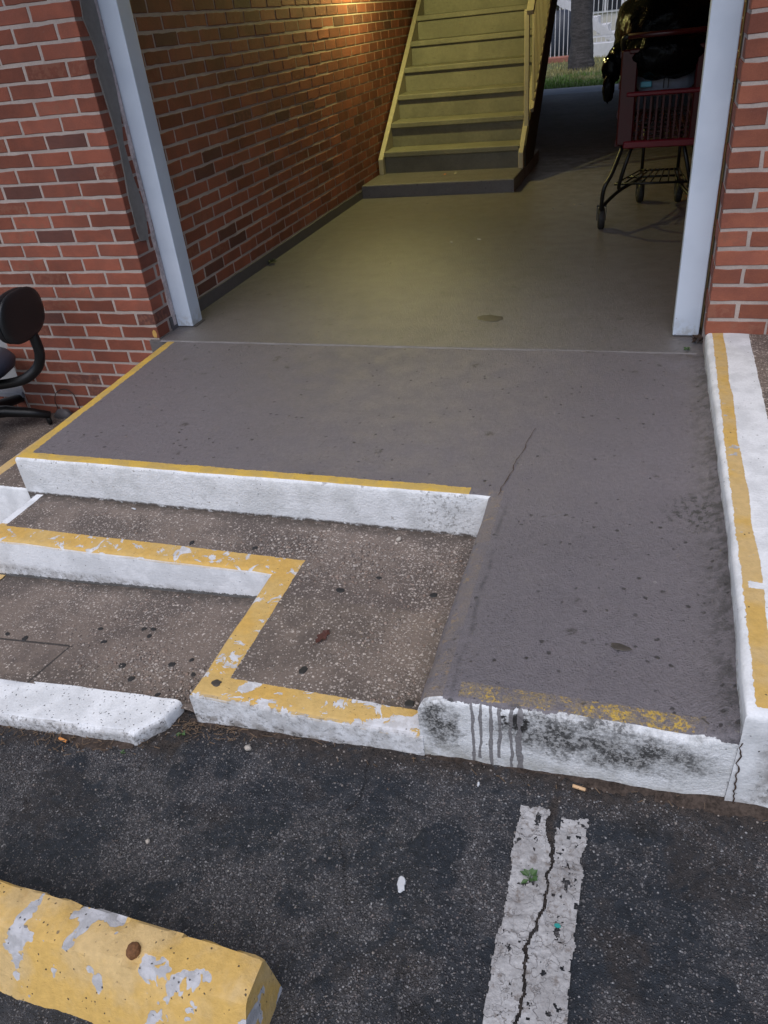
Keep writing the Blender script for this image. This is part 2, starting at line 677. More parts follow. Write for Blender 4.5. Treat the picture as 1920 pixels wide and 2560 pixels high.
        for cx, w, zl in ((2.003, .0034, -.228), (2.021, .0036, -.20), (2.046, .0044, -.24), (2.064, .0038, -.185), (2.091, .0034, -.215), (2.109, .0062, -.24)):
            wv = (m.noise(11 + 40 * (cx - 2.0), 2, 0.5) - 0.5) * 0.016
            q = (X - cx + wv).abs().lt(m.noise(34, 2, 0.5) * (w * 2.0)) * Z.gt(zl)
            dr = q if dr is None else dr.max(q)
        dr = dr * isr
        white = m.mix(white, (0.165, 0.155, 0.162), dr * 0.9)
        lowed = (Z + ragz * 0.6).ss(-0.143, -0.152) * isr.inv()
        white = m.mix(white, (0.105, 0.088, 0.078), lowed * m.noise(50, 3, 0.7).ss(0.30, 0.50))
        chipw = (m.noise(34, 5, 0.72) + Z.ss(-0.03, -0.005, 0.0, 0.06)).ss(0.66, 0.69)
        white = m.mix(white, (0.33, 0.31, 0.30), chipw * 0.8)
        topedge = (Z + ragz * 0.8 + X.ss(1.85, 2.5, 0.012, -0.004) * isr).gt(-0.020)
        topedge = topedge * isr
        white = m.mix(white, c, topedge)
        c = m.mix(c, white, fr)
        relief = relief * fr.inv() + fr * (m.noise(120, 4, 0.7) * 1.2 + m.noise(22, 3, 0.6))
    m.bump(relief, 0.9, 0.004)
    if inside:
        ro = (big * 0.4 + mid * 0.6).ss(0.3, 0.7, 0.27, 0.43) + far * 0.4
    else:
        ro = (mid.ss(0.3, 0.7, 0.40, 0.60) + dark * 0.1)
    return m.set(c, ro, 0, 0.45)


M_PORCH = m_floorpaint('porch_paint')
M_PASSAGE = m_floorpaint('passage_floor_paint', inside=True)


def yellow_white(name, yellow_mask, chip=0.60, black=0.10, chipscale=21, dirt=None, brown=None):
    """painted concrete kerb: yellow where the mask says, white elsewhere, chipped"""
    m = Mat(name)
    X, Y, Z = m.pos()
    rag = (m.noise(60, 3, 0.7) - 0.5) * 0.014 + (m.noise(10, 2, 0.5) - 0.5) * 0.010
    ym = yellow_mask(m, X, Y, Z, rag)
    white = m.mix((0.74, 0.75, 0.78), (0.61, 0.62, 0.645), m.noise(11, 4, 0.6).ss(0.4, 0.62))
    white = m.scale(white, m.noise(170, 3, 0.6).ss(0.2, 0.8, 0.92, 1.05))
    yel = m.mix((0.55, 0.385, 0.175), (0.565, 0.36, 0.105), m.noise(7, 4, 0.65).ss(0.40, 0.62))
    yel = m.scale(yel, m.noise(60, 3, 0.6).ss(0.2, 0.8, 0.88, 1.08))
    cn = m.noise(chipscale, 3, 0.55, dist=0.15)
    ch = cn.ss(chip, chip + 0.012)
    grey = m.mix((0.47, 0.465, 0.49), (0.36, 0.355, 0.37), m.noise(40, 2, 0.5).ss(0.4, 0.6))
    yel = m.mix(yel, grey, ch)
    c = m.mix(white, yel, ym)
    pit = spots(m, 92, 0.09, 0.22, black)
    pit = pit * m.noise(7, 4, 0.65).ss(0.28, 0.52)
    c = m.mix(c, (0.035, 0.032, 0.03), pit * 0.9)
    sp = spots(m, 40, 0.06, 0.14, 0.10)
    c = m.mix(c, (0.08, 0.072, 0.066), sp * 0.7)
    if dirt is not None:
        dm = dirt(m, X, Y, Z)
        c = m.mix(c, (0.22, 0.20, 0.185), dm * m.noise(30, 5, 0.72).ss(0.34, 0.60) * 0.9)
        c = m.mix(c, (0.05, 0.046, 0.042), dm * m.noise(70, 5, 0.75).ss(0.52, 0.60) * 0.85)
    if brown is not None:
        bmask = brown(m, X, Y, Z, rag)
        c = m.mix(c, aggregate_color(m)[0], bmask)
    m.bump(m.noise(140, 4, 0.7) + m.noise(30, 3, 0.6) + pit * -1.2 + ym * ch.inv() * 0.4, 0.6, 0.003)
    return m.set(c, 0.62, 0, 0.4)


def aggregate_color(m):
    X, Y, Z = m.pos()
    base = m.mix((0.178, 0.140, 0.118), (0.105, 0.084, 0.074), m.noise(4.2, 5, 0.65).ss(0.38, 0.62))
    base = m.scale(base, m.noise(120, 4, 0.7).ss(0.25, 0.75, 0.78, 1.22))
    wear = m.noise(2.6, 4, 0.62)
    # three sizes of stones laid bare where the surface is worn
    hgt = None
    coarse = X.ss(1.55, 1.85, 0.0, 0.22) * Z.gt(-0.2)
    for sc, thr, lo, hi in ((66, 0.30, 0.20, 0.36), (105, 0.44, 0.24, 0.42), (190, 0.50, 0.24, 0.44)):
        wob = m.noise(sc * 1.4, 2, 0.5)
        d, r, g = m.voro(sc)
        k = (d + (wob - 0.5) * 0.55).ss(hi, lo)
        on = (r + (wear - 0.5) * 1.5 + coarse).gt(1 - thr * 0.72)
        k = k * on
        sc_c = m.mix((0.20, 0.165, 0.145), (0.55, 0.48, 0.43), g)
        base = m.mix(base, sc_c, k * 0.9)
        hgt = k if hgt is None else hgt.max(k)
    base = m.mix(base, (0.035, 0.030, 0.028), spots(m, 150, 0.10, 0.22, 0.08) * 0.8)
    return base, hgt


def m_aggregate():
    m = Mat('exposed_aggregate')
    X, Y, Z = m.pos()
    c, hgt = aggregate_color(m)
    # dirt line where the pavement meets the faces behind it
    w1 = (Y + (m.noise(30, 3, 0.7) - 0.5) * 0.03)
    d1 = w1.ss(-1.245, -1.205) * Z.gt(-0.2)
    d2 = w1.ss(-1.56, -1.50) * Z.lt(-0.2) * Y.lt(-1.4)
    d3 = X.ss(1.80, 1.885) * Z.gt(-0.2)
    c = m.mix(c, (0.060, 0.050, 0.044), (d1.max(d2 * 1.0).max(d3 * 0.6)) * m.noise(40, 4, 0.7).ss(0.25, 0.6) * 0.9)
    # saw joint in the lower pavement
    j1 = ((X - 0.70) + (Y + 1.81) * -0.12).abs().lt(0.0035) * Y.lt(-1.80) * Z.lt(-0.2)
    j2 = (Y + 1.805 - (X - 0.7) * 0.03).abs().lt(0.004) * X.lt(0.71) * Z.lt(-0.2)
    c = m.mix(c, (0.03, 0.027, 0.026), j1.max(j2) * 0.85)
    m.bump(hgt * 1.0 + m.noise(260, 3, 0.7) * 0.5 + m.noise(40, 3, 0.6) * 0.5 + j1.max(j2) * -2.0, 0.7, 0.003)
    return m.set(c, 0.78, 0, 0.35)


M_AGG = m_aggregate()


def _top(m):
    return m.N[2].ss(0.35, 0.6)


def _ym_B(m, X, Y, Z, rag):
    t = m.N[2].ss(0.15, 0.45)
    a = (Y + rag * 0.6).lt(-1.412) * X.lt(1.36)
    b = (X + rag * 0.5).lt(1.345) * Y.lt(-1.40)
    c = (Y + rag * 0.5).lt(-1.930)
    return a.max(b).max(c) * t


def _brown_B(m, X, Y, Z, rag):
    t = _top(m)
    a = (Y + rag * 0.6).gt(-1.412) * (X + rag * 0.5).gt(0.172)
    b = (Y + rag * 0.5).gt(-1.930) * (X + rag * 0.5).gt(1.345)
    return a.max(b) * t


def _dirt_front(m, X, Y, Z):
    return m.N[1].ss(-0.3, -0.7) * m.math('MAXIMUM', Z.ss(-0.195, -0.245) * Y.lt(-1.9), Y.lt(-1.9) * 0.45).max(Z.ss(-0.25, -0.28) * 0.6)


def m_raised():
    m = Mat('raised_pavement_paint')
    X, Y, Z = m.pos()
    rag = (m.noise(60, 3, 0.7) - 0.5) * 0.014 + (m.noise(10, 2, 0.5) - 0.5) * 0.010
    ym = _ym_B(m, X, Y, Z, rag)
    white = m.mix((0.72, 0.73, 0.765), (0.60, 0.61, 0.64), m.noise(11, 4, 0.6).ss(0.4, 0.62))
    white = m.scale(white, m.noise(170, 3, 0.6).ss(0.2, 0.8, 0.92, 1.05))
    yel = m.mix((0.56, 0.375, 0.135), (0.575, 0.355, 0.095), m.noise(8, 3, 0.6).ss(0.4, 0.62))
    yel = m.scale(yel, m.noise(60, 3, 0.6).ss(0.2, 0.8, 0.88, 1.08))
    cn = m.noise(19, 5, 0.64, dist=0.8) + X.ss(1.5, 1.9, 0.0, 0.10) * Y.lt(-1.9) + (Y + rag).ss(-1.99, -2.01, 0.0, 0.12)
    ch = cn.ss(0.575, 0.588)
    grey = m.mix((0.60, 0.60, 0.63), (0.48, 0.47, 0.48), m.noise(40, 2, 0.5).ss(0.4, 0.6))
    yel = m.mix(yel, grey, ch)
    c = m.mix(white, yel, ym)
    pit = spots(m, 120, 0.10, 0.22, 0.14) * m.noise(7, 4, 0.65).ss(0.38, 0.55)
    c = m.mix(c, (0.035, 0.032, 0.03), pit * 0.9)
    dm = _dirt_front(m, X, Y, Z)
    c = m.mix(c, (0.24, 0.22, 0.205), dm * m.noise(30, 5, 0.72).ss(0.36, 0.60) * 0.9)
    c = m.mix(c, (0.05, 0.046, 0.042), dm * m.noise(75, 5, 0.75).ss(0.53, 0.61) * 0.85)
    lowrag = (Z - (X - 1.18) * 0.047 + (m.noise(50, 4, 0.7) - 0.5) * 0.026).lt(-0.264) * Y.gt(-1.6)
    scr = m.noise(1.0, 4, 0.7, vec=m.vec(X * 20, Y * 20, Z * 220)).ss(0.62, 0.74) * m.N[1].ss(-0.3, -0.7)
    c = m.mix(c, (0.30, 0.28, 0.27), scr * m.noise(7, 3, 0.6).ss(0.42, 0.58) * 0.5)
    c = m.mix(c, (0.05, 0.045, 0.04), lowrag * 0.85)
    brown = _brown_B(m, X, Y, Z, rag)
    ac, hgt = aggregate_color(m)
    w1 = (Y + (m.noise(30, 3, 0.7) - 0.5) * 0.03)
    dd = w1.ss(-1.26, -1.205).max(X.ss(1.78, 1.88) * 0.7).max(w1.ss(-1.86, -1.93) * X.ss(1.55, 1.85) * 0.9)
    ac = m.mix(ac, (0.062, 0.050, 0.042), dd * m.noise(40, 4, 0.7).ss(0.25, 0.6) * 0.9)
    c = m.mix(c, ac, brown)
    flat = brown.inv()
    m.bump((m.noise(140, 4, 0.7) + m.noise(30, 3, 0.6) + pit * -1.2 + ym * ch.inv() * 0.5) * flat + brown * (hgt + m.noise(260, 3, 0.7) * 0.5 + m.noise(40, 3, 0.6) * 0.5), 0.65, 0.003)
    return m.set(c, 0.68, 0, 0.38)


M_RAISED = m_raised()


def _ym_R(m, X, Y, Z, rag):
    ns = m.noise(3.5, 2, 0.5)
    a = (X + rag * 0.9).gt(2.557) * (X + rag * 0.5 + (ns - 0.5) * 0.02).lt(2.598)
    a = a * (Y + rag).gt(-1.985)
    gap = (Y + 1.605 + rag).abs().lt(0.012) * (X + rag).gt(2.57)
    return a * gap.inv() * _top(m)


def _brown_R(m, X, Y, Z, rag):
    return (X + rag * 0.5).gt(2.69) * _top(m)


def _dirt_R(m, X, Y, Z):
    return m.math('MAXIMUM', m.N[0].ss(-0.3, -0.7) * Z.ss(0.055, 0.02) * 0.85, m.N[1].ss(-0.3, -0.7) * (X.ss(2.56, 2.62) * Z.ss(0.07, -0.03)).max(Z.ss(-0.15, -0.20) * 0.7))


M_RIGHT = yellow_white('right_pavement_paint', _ym_R, chip=0.655, black=0.10, dirt=_dirt_R, brown=_brown_R)
M_KERB = yellow_white('white_kerb_paint', lambda m, X, Y, Z, r: X.gt(50.0), black=0.75,
                      dirt=lambda m, X, Y, Z: m.N[1].ss(-0.3, -0.7) * m.noise(6, 3, 0.6).ss(0.3, 0.6, 0.25, 0.8))
M_SIDE = yellow_white('side_step_paint', lambda m, X, Y, Z, r: (X + r * 0.5).lt(-0.128) * _top(m), chip=0.66, black=0.06,
                      brown=lambda m, X, Y, Z, r: (X + r * 0.5).gt(-0.128) * (Y + r * 0.4).gt(-1.165) * _top(m))
M_STOP = yellow_white('wheel_stop_paint', lambda m, X, Y, Z, r: X.gt(-50.0), chip=0.592, black=0.30, chipscale=15)
M_LINEY = yellow_white('yellow_line_paint', lambda m, X, Y, Z, r: X.gt(-50.0), chip=0.60, black=0.10)


def m_asphalt():
    m = Mat('asphalt')
    X, Y, Z = m.pos()
    tar = m.attr('tar')
    dirt = m.attr('dirt')
    nf = m.noise(420, 3, 0.7)
    nm = m.noise(55, 4, 0.65)
    base = m.mix((0.074, 0.072, 0.078), (0.027, 0.032, 0.041), tar)
    base = m.scale(base, nm.ss(0.25, 0.75, 0.6, 1.4))
    hg = None
    for sc, thr, lo, hi, mx in ((62, 0.30, 0.18, 0.36, 0.75), (105, 0.58, 0.22, 0.44, 0.85), (170, 0.78, 0.24, 0.48, 0.9), (280, 0.74, 0.26, 0.5, 0.85)):
        wob = m.noise(sc * 1.5, 2, 0.5)
        d, r, g = m.voro(sc)
        k = (d + (wob - 0.5) * 0.4).ss(hi, lo)
        on = (r - tar * 0.52 + (nm - 0.5) * 0.7).gt(1 - thr)
        k = k * on
        sc_c = m.mix((0.080, 0.076, 0.082), (0.36, 0.345, 0.35), g * g)
        base = m.mix(base, sc_c, k * mx)
        hg = k if hg is None else hg.max(k)
    oil = spots(m, 5.5, 0.10, 0.24, 0.30) * m.noise(24, 4, 0.65).ss(0.32, 0.55)
    base = m.mix(base, (0.016, 0.016, 0.018), oil * 0.7)
    wsp = spots(m, 70, 0.05, 0.11, 0.05)
    base = m.mix(base, (0.52, 0.50, 0.49), wsp * 0.9)
    brown = m.mix((0.080, 0.062, 0.053), (0.032, 0.025, 0.022), m.noise(60, 4, 0.7).ss(0.35, 0.65))
    base = m.mix(base, brown, dirt * m.noise(34, 4, 0.7).ss(0.30, 0.52))
    ck = m.attr('crack')
    base = m.mix(base, (0.016, 0.014, 0.013), ck)
    m.bump(hg * 1.6 + nf * 1.2 + nm * 1.6 + ck * -2.0, 1.0, 0.006)
    ro = (tar.ss(0.2, 0.9, 0.86, 0.62) + (nm - 0.5) * 0.3)
    return m.set(base, ro, 0, 0.4)


M_ASPH = m_asphalt()


def m_line():
    m = Mat('worn_white_line')
    X, Y, Z = m.pos()
    c = m.mix((0.40, 0.392, 0.398), (0.30, 0.29, 0.292), m.noise(14, 4, 0.6).ss(0.38, 0.62))
    c = m.scale(c, m.noise(130, 4, 0.7).ss(0.2, 0.8, 0.82, 1.12))
    wv = m.noise(30, 3, 0.6)
    wv2 = m.noise(24, 3, 0.6)
    e = m.voro(26, 'DISTANCE_TO_EDGE', vec=m.vec(X + (wv - 0.5) * 0.09, Y + (wv2 - 0.5) * 0.09, 0.0))
    n = m.noise(28, 4, 0.65)
    crk = (e + (n - 0.5) * 0.10).ss(0.030, 0.006) * m.noise(9, 2, 0.5).ss(0.40, 0.55)
    c = m.mix(c, (0.16, 0.14, 0.13), crk * 0.55)
    c = m.mix(c, (0.15, 0.125, 0.11), m.noise(45, 5, 0.7).ss(0.52, 0.68) * 0.8)
    c = m.mix(c, (0.05, 0.046, 0.044), spots(m, 130, 0.10, 0.22, 0.16) * 0.8)
    m.bump(m.noise(160, 4, 0.7) + n - crk * 1.5, 0.7, 0.003)
    return m.set(c, 0.8, 0, 0.3)


M_LINE = m_line()
M_DIRT = simple('dry_dirt', (0.048, 0.036, 0.030), 0.95, 0, 0.75, 130, 1.0, 0.2)


def m_metalpaint():
    m = Mat('white_column_paint')
    X, Y, Z = m.pos()
    c = m.mix((0.60, 0.67, 0.79), (0.55, 0.62, 0.74), m.noise(5, 3, 0.5).ss(0.4, 0.6))
    sp = spots(m, 26, 0.05, 0.10, 0.10)
    c = m.mix(c, (0.07, 0.06, 0.06), sp * 0.8)
    lowd = Z.ss(0.10, 0.0) * m.noise(24, 4, 0.65).ss(0.42, 0.62)
    c = m.mix(c, (0.30, 0.29, 0.27), lowd * 0.6)
    rust = spots(m, 40, 0.08, 0.2, 0.07) * Z.ss(0.05, 0.0)
    c = m.mix(c, (0.16, 0.07, 0.03), rust)
    m.bump(m.noise(210, 3, 0.6) + m.noise(20, 2, 0.5), 0.18, 0.002)
    return m.set(c, 0.46, 0, 0.5)


M_COL = m_metalpaint()
def m_stair():
    m = Mat('stair_paint')
    X, Y, Z = m.pos()
    c = m.mix((0.185, 0.176, 0.138), (0.150, 0.143, 0.112), m.noise(4, 4, 0.6).ss(0.38, 0.62))
    c = m.scale(c, m.noise(40, 4, 0.65).ss(0.2, 0.8, 0.88, 1.1))
    sc = m.noise(1.0, 4, 0.7, vec=m.vec(X * 12, Y * 40, Z * 120)).ss(0.60, 0.70)
    c = m.mix(c, (0.045, 0.040, 0.034), sc * m.noise(5, 3, 0.6).ss(0.42, 0.58) * 0.8)
    c = m.mix(c, (0.34, 0.32, 0.26), m.noise(1.0, 4, 0.75, vec=m.vec(X * 30, Y * 6, Z * 300)).ss(0.66, 0.74) * m.N[2].ss(0.2, 0.8) * 0.7)
    c = m.mix(c, (0.06, 0.052, 0.045), spots(m, 30, 0.06, 0.14, 0.12) * 0.7)
    m.bump(m.noise(60, 4, 0.7), 0.35, 0.003)
    return m.set(c, 0.55, 0, 0.45)


M_STAIR = m_stair()
M_STRING = simple('stringer_paint', (0.36, 0.32, 0.25), 0.5, 0, 0.12, 26, 0.2)
M_CEMENT = simple('grey_cement', (0.19, 0.178, 0.172), 0.85, 0, 0.15, 40, 0.4)
M_SMEAR = simple('flaked_white_smear', (0.42, 0.36, 0.37), 0.8, 0, 0.45, 60, 0.5)
M_BASEP = simple('grey_base_paint', (0.085, 0.076, 0.082), 0.6, 0, 0.16, 30, 0.4)
M_CEIL = simple('ceiling_paint', (0.07, 0.066, 0.06), 0.8, 0, 0.08, 12, 0.1)
M_BLACK = simple('black_tube', (0.012, 0.012, 0.013), 0.38, 0.4, 0.2, 40, 0.1)
M_VINYL = simple('black_vinyl', (0.008, 0.010, 0.013), 0.42, 0, 0.15, 120, 0.12)
M_NAVY = simple('navy_seat', (0.020, 0.026, 0.045), 0.5, 0, 0.15, 90, 0.15)
M_RUBBER = simple('wheel_rubber', (0.014, 0.013, 0.013), 0.7, 0, 0.2, 50, 0.2)
M_REDB = simple('bright_red_plastic', (0.13, 0.002, 0.011), 0.4, 0, 0.15, 20, 0.05)
M_RED = simple('red_plastic', (0.045, 0.001, 0.004), 0.34, 0, 0.15, 20, 0.05)
M_STEEL = simple('dull_steel', (0.20, 0.20, 0.20), 0.4, 0.8, 0.2, 60, 0.1)
M_RUST = simple('rusty_iron', (0.15, 0.065, 0.025), 0.9, 0, 0.5, 160, 0.9)
M_STONE = simple('pale_stone', (0.40, 0.36, 0.32), 0.8, 0, 0.25, 70, 0.5)
M_FILTER = simple('orange_filter_paper', (0.60, 0.24, 0.06), 0.7, 0, 0.15, 200, 0.2)
M_TAN = simple('tan_filter_paper', (0.56, 0.36, 0.20), 0.7, 0, 0.15, 200, 0.2)
M_LEAFB = simple('dry_red_leaf', (0.070, 0.022, 0.016), 0.7, 0, 0.3, 90, 0.3)
M_WEED = simple('weed_green', (0.045, 0.100, 0.026), 0.55, 0, 0.35, 40, 0.2)
M_STRAW = simple('dry_straw', (0.115, 0.075, 0.046), 0.85, 0, 0.4, 60, 0.3)
M_TWIG = simple('dark_twig', (0.055, 0.032, 0.022), 0.9, 0, 0.4, 60, 0.3)
M_GUM = simple('black_gum', (0.020, 0.019, 0.019), 0.6, 0, 0.25, 120, 0.3)
M_WIRE = simple('black_wire', (0.016, 0.013, 0.013), 0.5, 0, 0.1, 90, 0.1)
M_FLAKE = simple('white_paint_flake', (0.50, 0.51, 0.54), 0.6, 0, 0.1, 90, 0.3)
M_TEAL = simple('teal_scrap', (0.02, 0.26, 0.24), 0.5, 0, 0.2, 90, 0.1)
M_WHITEM = simple('white_fence_paint', (0.62, 0.62, 0.66), 0.5, 0, 0.1, 12, 0.05)
M_PALEW = simple('pale_stucco', (0.46, 0.44, 0.40), 0.85, 0, 0.1, 8, 0.2)
M_DARKGL = simple('dark_glazing', (0.02, 0.022, 0.028), 0.15, 0, 0.1, 5, 0.0)
M_BLUEC = simple('dark_blue_cover', (0.020, 0.026, 0.046), 0.6, 0, 0.2, 9, 0.3)
M_TERRA = simple('red_paver', (0.30, 0.12, 0.09), 0.85, 0, 0.2, 20, 0.3)
M_WALK = simple('grey_walk_concrete', (0.21, 0.21, 0.23), 0.85, 0, 0.15, 14, 0.3)
M_WRAP = simple('white_plastic_wrap', (0.13, 0.15, 0.20), 0.3, 0, 0.25, 20, 0.3)
M_WRAPB = simple('light_blue_print', (0.08, 0.33, 0.45), 0.35, 0, 0.1, 20, 0.1)
M_TERRAIN = simple('ground_earth', (0.09, 0.085, 0.06), 0.95, 0, 0.3, 2, 0.2)
M_SOIL = simple('lawn_soil', (0.10, 0.11, 0.045), 0.95, 0, 0.35, 12, 0.6)
M_DOOR = simple('door_paint', (0.30, 0.30, 0.31), 0.5, 0, 0.08, 15, 0.1)
M_HEDGE = simple('dull_leaves', (0.035, 0.060, 0.024), 0.7, 0, 0.4, 30, 0.2)


def m_bark():
    m = Mat('palm_bark')
    X, Y, Z = m.pos()
    b = m.noise(1.0, 4, 0.7, vec=m.vec(X * 6, Y * 6, Z * 26))
    c = m.mix((0.105, 0.098, 0.102), (0.060, 0.055, 0.058), b.ss(0.35, 0.65))
    c = m.scale(c, m.noise(60, 4, 0.7).ss(0.2, 0.8, 0.7, 1.2))
    m.bump(b + m.noise(50, 3, 0.7), 0.8, 0.02)
    return m.set(c, 0.9, 0, 0.2)


M_BARK = m_bark()


def m_bag():
    m = Mat('black_bag_plastic')
    o = m.obj()
    w = m.noise(9, 4, 0.6, vec=o, dist=1.4)
    w2 = m.noise(26, 3, 0.6, vec=o, dist=1.0)
    m.bump((w - 0.5).abs() * 1.3 + (w2 - 0.5).abs() * 0.3, 0.45, 0.02)
    return m.set((0.002, 0.002, 0.0025), 0.11, 0, 0.06)


M_BAG = m_bag()


def m_glow(name, col, e):
    m = Mat(name)
    m.set((0.8, 0.7, 0.5), 0.4)
    m.put(m.b.inputs['Emission Color'], col)
    m.b.inputs['Emission Strength'].default_value = e
    return m.mat


# ------------------------------------------------------------------ ground sheets
v = [(-250, -250, -0.62), (250, -250, -0.62), (250, 250, -0.62), (-250, 250, -0.62)]
o = link('terrain', mesh_np('terrain', v, [(0, 1, 2, 3)]), M_TERRAIN)
tag(o, 'wide ground round the building', 'terrain', kind='structure')


def asphalt_height(x, y):
    """relief of the worn lot in metres, and its tar and dirt masks"""
    big = fbm(x * 2.1, y * 2.1, 0, 3, 4)
    med = fbm(x * 11, y * 11, 0, 5, 4)
    tar = np.clip((fbm(x * 4.6, y * 5.6, 0, 21, 6, 0.66) - 0.465) / 0.07, 0, 1)
    blob = fbm(x * 17, y * 17, 0, 33, 3)
    tar = np.clip(tar * 0.75 + np.clip((blob - 0.56) / 0.05, 0, 1) * 0.6, 0, 1)
    grit = fbm(x * 70, y * 70, 0, 9, 3, 0.6) - 0.5
    h = (big - 0.5) * 0.020 + (med - 0.5) * 0.009 + grit * 0.0075 * (1 - tar * 0.5) + tar * 0.003
    edge = np.where(x < 1.25, -2.10, -2.005)
    edge = edge + (fbm(x * 7, y * 0 + 3, 0, 51, 3) - 0.5) * 0.05
    wid = 0.045 + 0.05 * fbm(x * 3.0, y * 0, 0, 71, 2) + 0.05 * np.clip((x - 2.25) / 0.3, 0, 1)
    dirt = np.clip(1 - (edge - y) / wid, 0, 1)
    gapd = np.exp(-(((x - 1.22) / 0.07) ** 2 + ((y + 2.03) / 0.07) ** 2))
    dirt = np.clip(np.maximum(dirt, gapd), 0, 1)
    dirt = np.maximum(dirt, 0.55 * np.clip((fbm(x * 6, y * 6, 0, 91, 4) - 0.60) / 0.06, 0, 1) * (x > 2.28))
    dirt = np.maximum(dirt, 0.35 * np.clip((fbm(x * 5, y * 8, 0, 97, 4) - 0.64) / 0.06, 0, 1))
    crk = np.abs((x - 1.78) + 0.20 * (y + 2.2) + (fbm(x * 9, y * 9, 0, 61, 4) - 0.5) * 0.10)
    crack = 0.6 * np.clip(1 - crk / 0.004, 0, 1) * np.clip((y + 2.45) / 0.1, 0, 1)
    ck2 = np.abs((x - 2.192) + (fbm(x * 3, y * 8, 0, 63, 4) - 0.5) * 0.075)
    dirt = np.maximum(dirt, np.clip(1.5 - ck2 / 0.010, 0, 1) * 0.9)
    h = h - crack * 0.005 + dirt * 0.004 * fbm(x * 60, y * 60, 0, 14, 2)
    return h, tar, dirt, crack


PX0, PX1, PY0, PY1 = 0.2, 3.2, -3.1, -1.94
st = 0.0048
gx = np.arange(PX0, PX1 + st / 2, st)
gy = np.arange(PY0, PY1 + st / 2, st)
GX, GY = np.meshgrid(gx, gy)
hh, tar, dirt, crack = asphalt_height(GX, GY)
fade = np.clip(np.minimum(np.minimum(GX - gx[0], gx[-1] - GX), np.minimum(GY - gy[0], 99)) / 0.1, 0, 1)
GZ = asph(GX) + hh * fade
nx_, ny_ = len(gx), len(gy)
idx = np.arange(nx_ * ny_).reshape(ny_, nx_)
quads = np.stack([idx[:-1, :-1], idx[:-1, 1:], idx[1:, 1:], idx[1:, :-1]], -1).reshape(-1, 4)
verts = np.stack([GX, GY, GZ], -1).reshape(-1, 3)
# outer lot round the fine patch
ox = [-60, -20, -6, -2, -1.0, gx[0]]
def strip(xs, ys):
    global verts, quads
    A, B = np.meshgrid(xs, ys)
    n0 = len(verts)
    verts = np.vstack([verts, np.stack([A, B, asph(A)], -1).reshape(-1, 3)])
    I = np.arange(A.size).reshape(A.shape) + n0
    quads = np.vstack([quads, np.stack([I[:-1, :-1], I[:-1, 1:], I[1:, 1:], I[1:, :-1]], -1).reshape(-1, 4)])
core = verts.shape[0]
strip(ox, [-60, -20, -8, gy[0], -2.6, gy[-1]])
strip([gx[-1], 5, 10, 25, 60], [-60, -20, -8, gy[0], -2.6, gy[-1]])
strip(list(gx[::4]) + ([gx[-1]] if gx[::4][-1] < gx[-1] - 1e-6 else []), [-60, -20, -8, gy[0]])
me = mesh_np('parking_lot', verts, quads, smooth=True)
for nm, arr in (('tar', tar), ('dirt', dirt), ('crack', crack)):
    a = me.attributes.new(nm, 'FLOAT', 'POINT')
    full = np.full(len(me.vertices), 0.35 if nm == 'tar' else 0.0, np.float32)
    full[:core] = arr.ravel()
    a.data.foreach_set('value', full)
o = link('parking_lot', me, M_ASPH)
tag(o, 'worn dark asphalt of the parking lot', 'asphalt', kind='structure')

# worn white parking line, ragged sheet lying on the asphalt
lx = np.arange(2.10, 2.31, 0.0022)
ly = np.arange(-2.70, -2.07, 0.0022)
LX, LY = np.meshgrid(lx, ly)
lh, _, _, lck = asphalt_height(LX, LY)
LZ = asph(LX) + lh + 0.0035
wob = (fbm(LX * 26, LY * 26, 0, 5, 4) - 0.5)
wob2 = (fbm(LX * 70, LY * 70, 0, 15, 3) - 0.5)
inside = (LX > 2.127 + wob * 0.016 + wob2 * 0.008) & (LX < 2.265 + wob * 0.016 + wob2 * 0.008)
topy = np.where(LX < 2.19, -2.095, np.where(LX < 2.213, -2.135, -2.105)) + wob * 0.035
inside &= LY < topy
gapx = 2.192 + (fbm(LX * 3, LY * 8, 0, 63, 4) - 0.5) * -0.075 + 0.0
gap = np.abs(LX - gapx + wob2 * 0.010) < (0.0035 + 0.020 * np.clip(fbm(LX * 5, LY * 11, 0, 29, 4) - 0.48, 0, 1) * 1.2 + 0.006 * np.clip((LY + 2.22) / 0.1, 0, 1))
inside &= ~gap
inside &= ~((np.abs(LX - 2.236 + wob * 0.03) < 0.006) & (LY > -2.36) & (LY < -2.14) & (fbm(LX * 40, LY * 30, 0, 77, 3) > 0.56))
inside &= fbm(LX * 60, LY * 60, 0, 8, 4) > 0.255
keep = inside[:-1, :-1]
LI = np.arange(LX.size).reshape(LX.shape)
lq = np.stack([LI[:-1, :-1], LI[:-1, 1:], LI[1:, 1:], LI[1:, :-1]], -1)[keep]
lv = np.stack([LX, LY, LZ], -1).reshape(-1, 3)
used, inv_ = np.unique(lq.ravel(), return_inverse=True)
o = link('parking_line', mesh_np('parking_line', lv[used], inv_.reshape(-1, 4), smooth=True), M_LINE)
tag(o, 'cracked white parking line painted on the asphalt', 'painted line', kind='structure')

